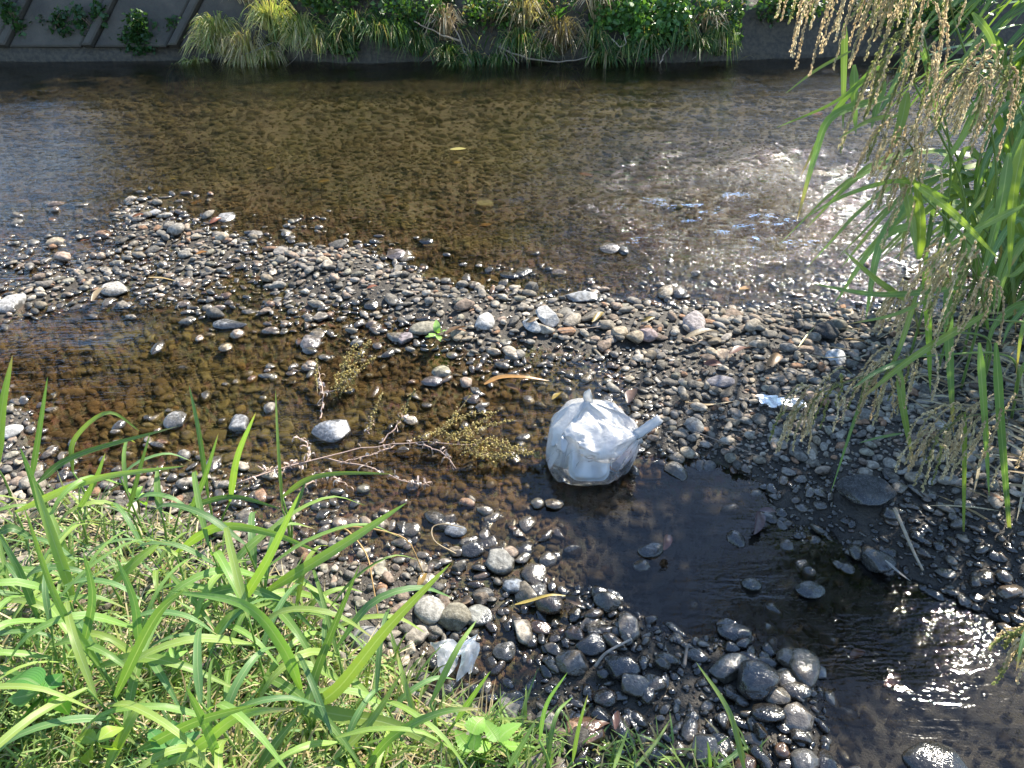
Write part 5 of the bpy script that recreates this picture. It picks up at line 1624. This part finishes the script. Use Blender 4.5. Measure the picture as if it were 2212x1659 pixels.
FL = [
 (905, 708, 70, 12, .34, RED, 'reddish brown leaf left of the green sprig on the bar', .03, 'deadleaf'), (985, 715, 62, 18, .42, BRN, 'brown leaf right of the green sprig on the bar', .03, 'deadleaf'),
 (1292, 685, 42, 38, .3, OCH, 'yellow leaf lying behind the pair of pale angular stones', .04, 'deadleaf'), (1400, 690, 40, 15, .3, OCH, 'yellowish leaf beside the mauve pointed stone', .04, 'deadleaf'),
 (1515, 724, 95, 10, .26, TNL, 'long pale tan leaf arched on the right-hand gravel', .04, 'deadleaf'), (1204, 856, 34, 30, .5, OCH, 'ochre leaf just above the left of the bag', .03, 'wetleaf'),
 (1106, 836, 36, -25, .4, BRN, 'small brown leaf under the long orange reed leaf', .02, 'wetleaf'), (1440, 1172, 44, 65, .5, (.24, .12, .10), 'reddish leaf propped against a dark stone in the pool', .07, 'wetleaf'),
 (1290, 1572, 74, 18, .42, (.33, .19, .13), 'curled red-brown leaf among the stones at the bottom', .04, 'deadleaf'), (1332, 1555, 52, 80, .45, (.22, .12, .09), 'dark red leaf standing beside the curled red-brown one', .05, 'wetleaf'),
 (1003, 1300, 36, 8, .5, (.46, .32, .20), 'small tan leaf tucked above the greenish grey stone', .035, 'deadleaf'), (912, 1253, 44, 55, .45, (.42, .28, .09), 'ochre leaf beside the bent orange stalk', .02, 'wetleaf'),
 (1853, 1416, 46, 20, .7, (.34, .16, .12), 'brick red leaf under the glittering water', .0, 'wetleaf'), (1926, 1470, 52, 30, .6, (.32, .14, .10), 'darker red leaf under the glitter at the lower right', .0, 'wetleaf'),
 (1636, 1130, 62, 70, .45, PUR, 'dark purple leaf hanging at the edge of the pool', .05, 'wetleaf'), (1660, 1105, 48, -10, .5, (.24, .15, .14), 'broad dull leaf above the dark purple one', .05, 'wetleaf'),
 (1598, 758, 60, 15, .5, (.32, .17, .12), 'red-brown leaf flat on the right-hand gravel', .035, 'deadleaf'), (1672, 780, 52, 30, .45, (.52, .33, .18), 'orange-tan leaf left of the white oval stone', .035, 'deadleaf'),
 (1540, 787, 50, -5, .5, (.28, .13, .09), 'dark red leaf above the flat purplish stone', .03, 'deadleaf'), (1365, 855, 46, 60, .55, (.40, .26, .20), 'crumpled brown leaf on the gravel above the bag handle', .04, 'deadleaf'),
 (437, 547, 34, 10, .6, ORG, 'bright orange curled leaf on the gravel bar', .04, 'deadleaf'), (466, 477, 36, 20, .4, (.40, .14, .08), 'red leaf at the far tip of the bar', .03, 'deadleaf'),
 (300, 466, 36, 8, .35, (.42, .17, .07), 'rusty leaf at the far left tip of the bar', .03, 'deadleaf'), (185, 520, 30, 5, .4, (.40, .15, .07), 'small rusty leaf in the left shallows', .02, 'wetleaf'),
 (215, 636, 56, 40, .3, (.52, .40, .24), 'curled tan leaf leaning on the flat pale slab', .04, 'deadleaf'), (1150, 692, 36, 15, .4, (.44, .30, .16), 'small brown leaf between the pointed and the blocky stones', .05, 'deadleaf'),
 (805, 620, 30, 10, .5, (.45, .17, .09), 'red scrap of leaf on the middle of the bar', .04, 'deadleaf'), (1850, 738, 70, -12, .16, (.55, .36, .12), 'yellow dead reed leaf on the gravel under the reeds', .06, 'deadleaf'),
 (1240, 1300, 56, -35, .5, (.13, .09, .06), 'blackish leaf at the left rim of the pool', .03, 'wetleaf'), (640, 1105, 34, 20, .5, (.34, .20, .12), 'brown leaf between grass and brown water', .02, 'wetleaf'),
]
for i, (a, b, l, an, wr, c, lab, h, mt) in enumerate(FL):
    fallen(a, b, l, an, wr, c, lab, h, mt, curl=.15 + .3 * ((i * 37) % 10) / 10, roll=.5 * math.sin(i * 1.7))
# leaves on the stream bed and drifting in the rapids
WLV = [(990, 322, 44, 3, .45, (.62, .55, .20), 'pale yellow leaf drifting in mid stream', .004), (1048, 440, 46, -10, .8, (.60, .55, .28), 'broad pale yellow leaf sunk in front of the rapids', -.02), (988, 352, 22, 0, .4, (.60, .42, .10), 'small orange leaf below the pale yellow drifting one', -.02),
       (1266, 378, 40, -12, .4, (.55, .26, .08), 'orange leaf caught in the rapids', .006), (1050, 486, 34, 5, .4, (.52, .28, .07), 'rust leaf sunk below the broad pale one', -.02), (376, 386, 26, 8, .6, (.55, .44, .12), 'yellow leaf sunk at the left of the stream', -.03),
       (425, 438, 34, 20, .5, (.46, .25, .08), 'brown-orange leaf sunk off the tip of the bar', -.02), (585, 363, 20, 25, .5, (.60, .46, .12), 'tiny yellow leaf left of mid stream', .004), (700, 392, 34, 12, .35, (.46, .30, .08), 'long amber leaf sunk in mid stream', -.02), (1765, 246, 36, 4, .6, (.42, .18, .10), 'red-brown leaf at the upper right of the rapids', .006),
       (1440, 622, 34, -5, .4, (.50, .30, .14), 'tan leaf at the near edge of the rapids', .004), (1610, 622, 34, 12, .4, (.50, .28, .08), 'orange leaf in the ripples before the reeds', .004)]
for a, b, l, an, wr, c, lab, zz in WLV:
    l *= .8; zz = min(zz, -.012) if 'drifting' not in lab else zz
    cc, ss = math.cos(math.radians(an)), math.sin(math.radians(an))
    P = [on_z(a + cc * l * t, b - ss * l * t, zz + .006) for t in (-.5, 0, .5)]
    c = shade(c, .6)
    V, F, U = blade(np.array(P) - P[0], np.linalg.norm(P[2] - P[0]) * wr, 10, .15, .12, 'lance', facing=(0, -.2, 1))
    ob = mesh('drifting_leaf', V, F, M['wetleaf'], None, c, U); ob.location = P[0]
    tag(ob, lab, 'leaf', 'leaves in the stream')
# the green sprig on the bar
p = on_z(945, 722, .05)
root = empty('green_sprig', p); tag(root, 'fresh green leaf sprig lying on the gravel bar', 'leaf sprig')
for a, b, w in (((945, 718), (942, 690), .035), ((942, 722), (918, 728), .03), ((947, 720), (966, 712), .032), ((945, 724), (952, 738), .028)):
    V, F, U = blade([on_z(*a, .06) - p, on_z((a[0] + b[0]) / 2, (a[1] + b[1]) / 2, .085) - p, on_z(*b, .075) - p], w, 8, .2, .2, 'ovate')
    mesh('leaf', V, F, M['herb'], root, (.30, .50, .14), U)

def stalk(pts, w, col, label, name='dry_stalk', cat='stalk', mat='dry', flat=False):
    P = np.array([on_z(*q) if len(q) == 3 else q for q in pts]); o = P[0].copy(); B = Bag()
    if flat: V, F, U = blade(P - o, w, 16, .2, .2, facing=(0, -.4, 1))
    else: V, F, U = tube(curve(P - o, 14), [w, w * .6], 5)
    B.add(V, F, col, U); ob = B.build(name, M[mat]); ob.location = o
    return tag(ob, label, cat)
stalk([(1046, 830, .03), (1080, 815, .05), (1130, 814, .06), (1188, 823, .03)], .024, (.50, .27, .09), 'long orange dead reed leaf lying over the shallows', 'reed_leaf', 'leaf', 'deadleaf', True)
stalk([(320, 599, .03), (350, 600, .04), (382, 607, .03)], .010, (.62, .45, .20), 'yellow straw floating in the left shallows', 'straw', 'straw', 'deadleaf', True)
stalk([(1112, 1306, .02), (1150, 1296, .03), (1190, 1285, .04), (1232, 1288, .02)], .010, (.50, .38, .10), 'yellow grass leaf trailing into the pool', 'grass_leaf', 'leaf', 'deadleaf', True)
ylw = (.56, .36, .15)
g0 = ground_hit(735, 1150)
stalk([(725, 1160, .10), (745, 1142, .16), (790, 1195, .14), (805, 1260, .10), (818, 1338, .04)], .0032, ylw, 'bent orange stalk hanging down to the pebbles, the lower of two', flat=False)
stalk([(725, 1150, .12), (760, 1138, .17), (830, 1148, .17), (882, 1170, .14), (914, 1238, .04)], .0032, ylw, 'bent orange stalk reaching right to the pebbles, the upper of two', flat=False)
stalk([(985, 1196, .02), (940, 1170, .03), (934, 1140, .04), (960, 1132, .05), (1000, 1140, .05)], .0025, (.52, .40, .24), 'thin dry stem looped around a dark slate pebble', 'dry_stalk', 'stalk')
stalk([(1932, 1098, .12), (1955, 1150, .10), (1975, 1195, .07), (1994, 1232, .04)], .0065, (.42, .34, .24), 'pale mottled dead reed cane slanting in the shade', 'dead_reed_cane', 'cane', 'twig')
stalk([(1912, 1210, .06), (1940, 1235, .04), (1968, 1256, .02)], .010, (.42, .37, .30), 'flat grey dead leaf below the pale reed cane', 'dead_leaf_strip', 'leaf', 'deadleaf', True)
stalk([(1500, 932, .05), (1560, 955, .06), (1640, 985, .06)], .003, (.28, .22, .17), 'thin dark twig on the gravel right of the bag', 'twig', 'twig', 'twig')
stalk([(1480, 868, .05), (1530, 874, .06), (1590, 866, .06)], .010, (.50, .36, .18), 'tan reed strip on the gravel above the bag handle', 'reed_strip', 'leaf', 'deadleaf', True)
stalk([(1725, 750, .09), (1745, 722, .10), (1762, 705, .12)], .008, (.52, .48, .20), 'yellowish green blade poking up beside the round black stone', 'yellow_leaf', 'leaf', 'deadleaf', True)
stalk([(1478, 1440, .05), (1484, 1400, .07), (1490, 1392, .07)], .0055, (.20, .17, .14), 'short grey stick upright beside the mussel-like stone', 'stick', 'stick', 'twig')
stalk([(1285, 1440, .03), (1310, 1410, .06), (1365, 1380, .08)], .005, (.34, .29, .24), 'forked grey twig between two broad stones', 'twig', 'twig', 'twig')
stalk([(1835, 770, .10), (1780, 772, .10), (1722, 760, .10)], .003, (.50, .40, .24), 'thin straw across the gravel by the white oval stone', 'straw', 'straw', 'dry')
stalk([(1335, 690, .05), (1290, 706, .05), (1200, 715, .05)], .0022, (.44, .35, .27), 'long thin dry stem across the gravel bar', 'dry_stalk', 'stalk', 'twig')
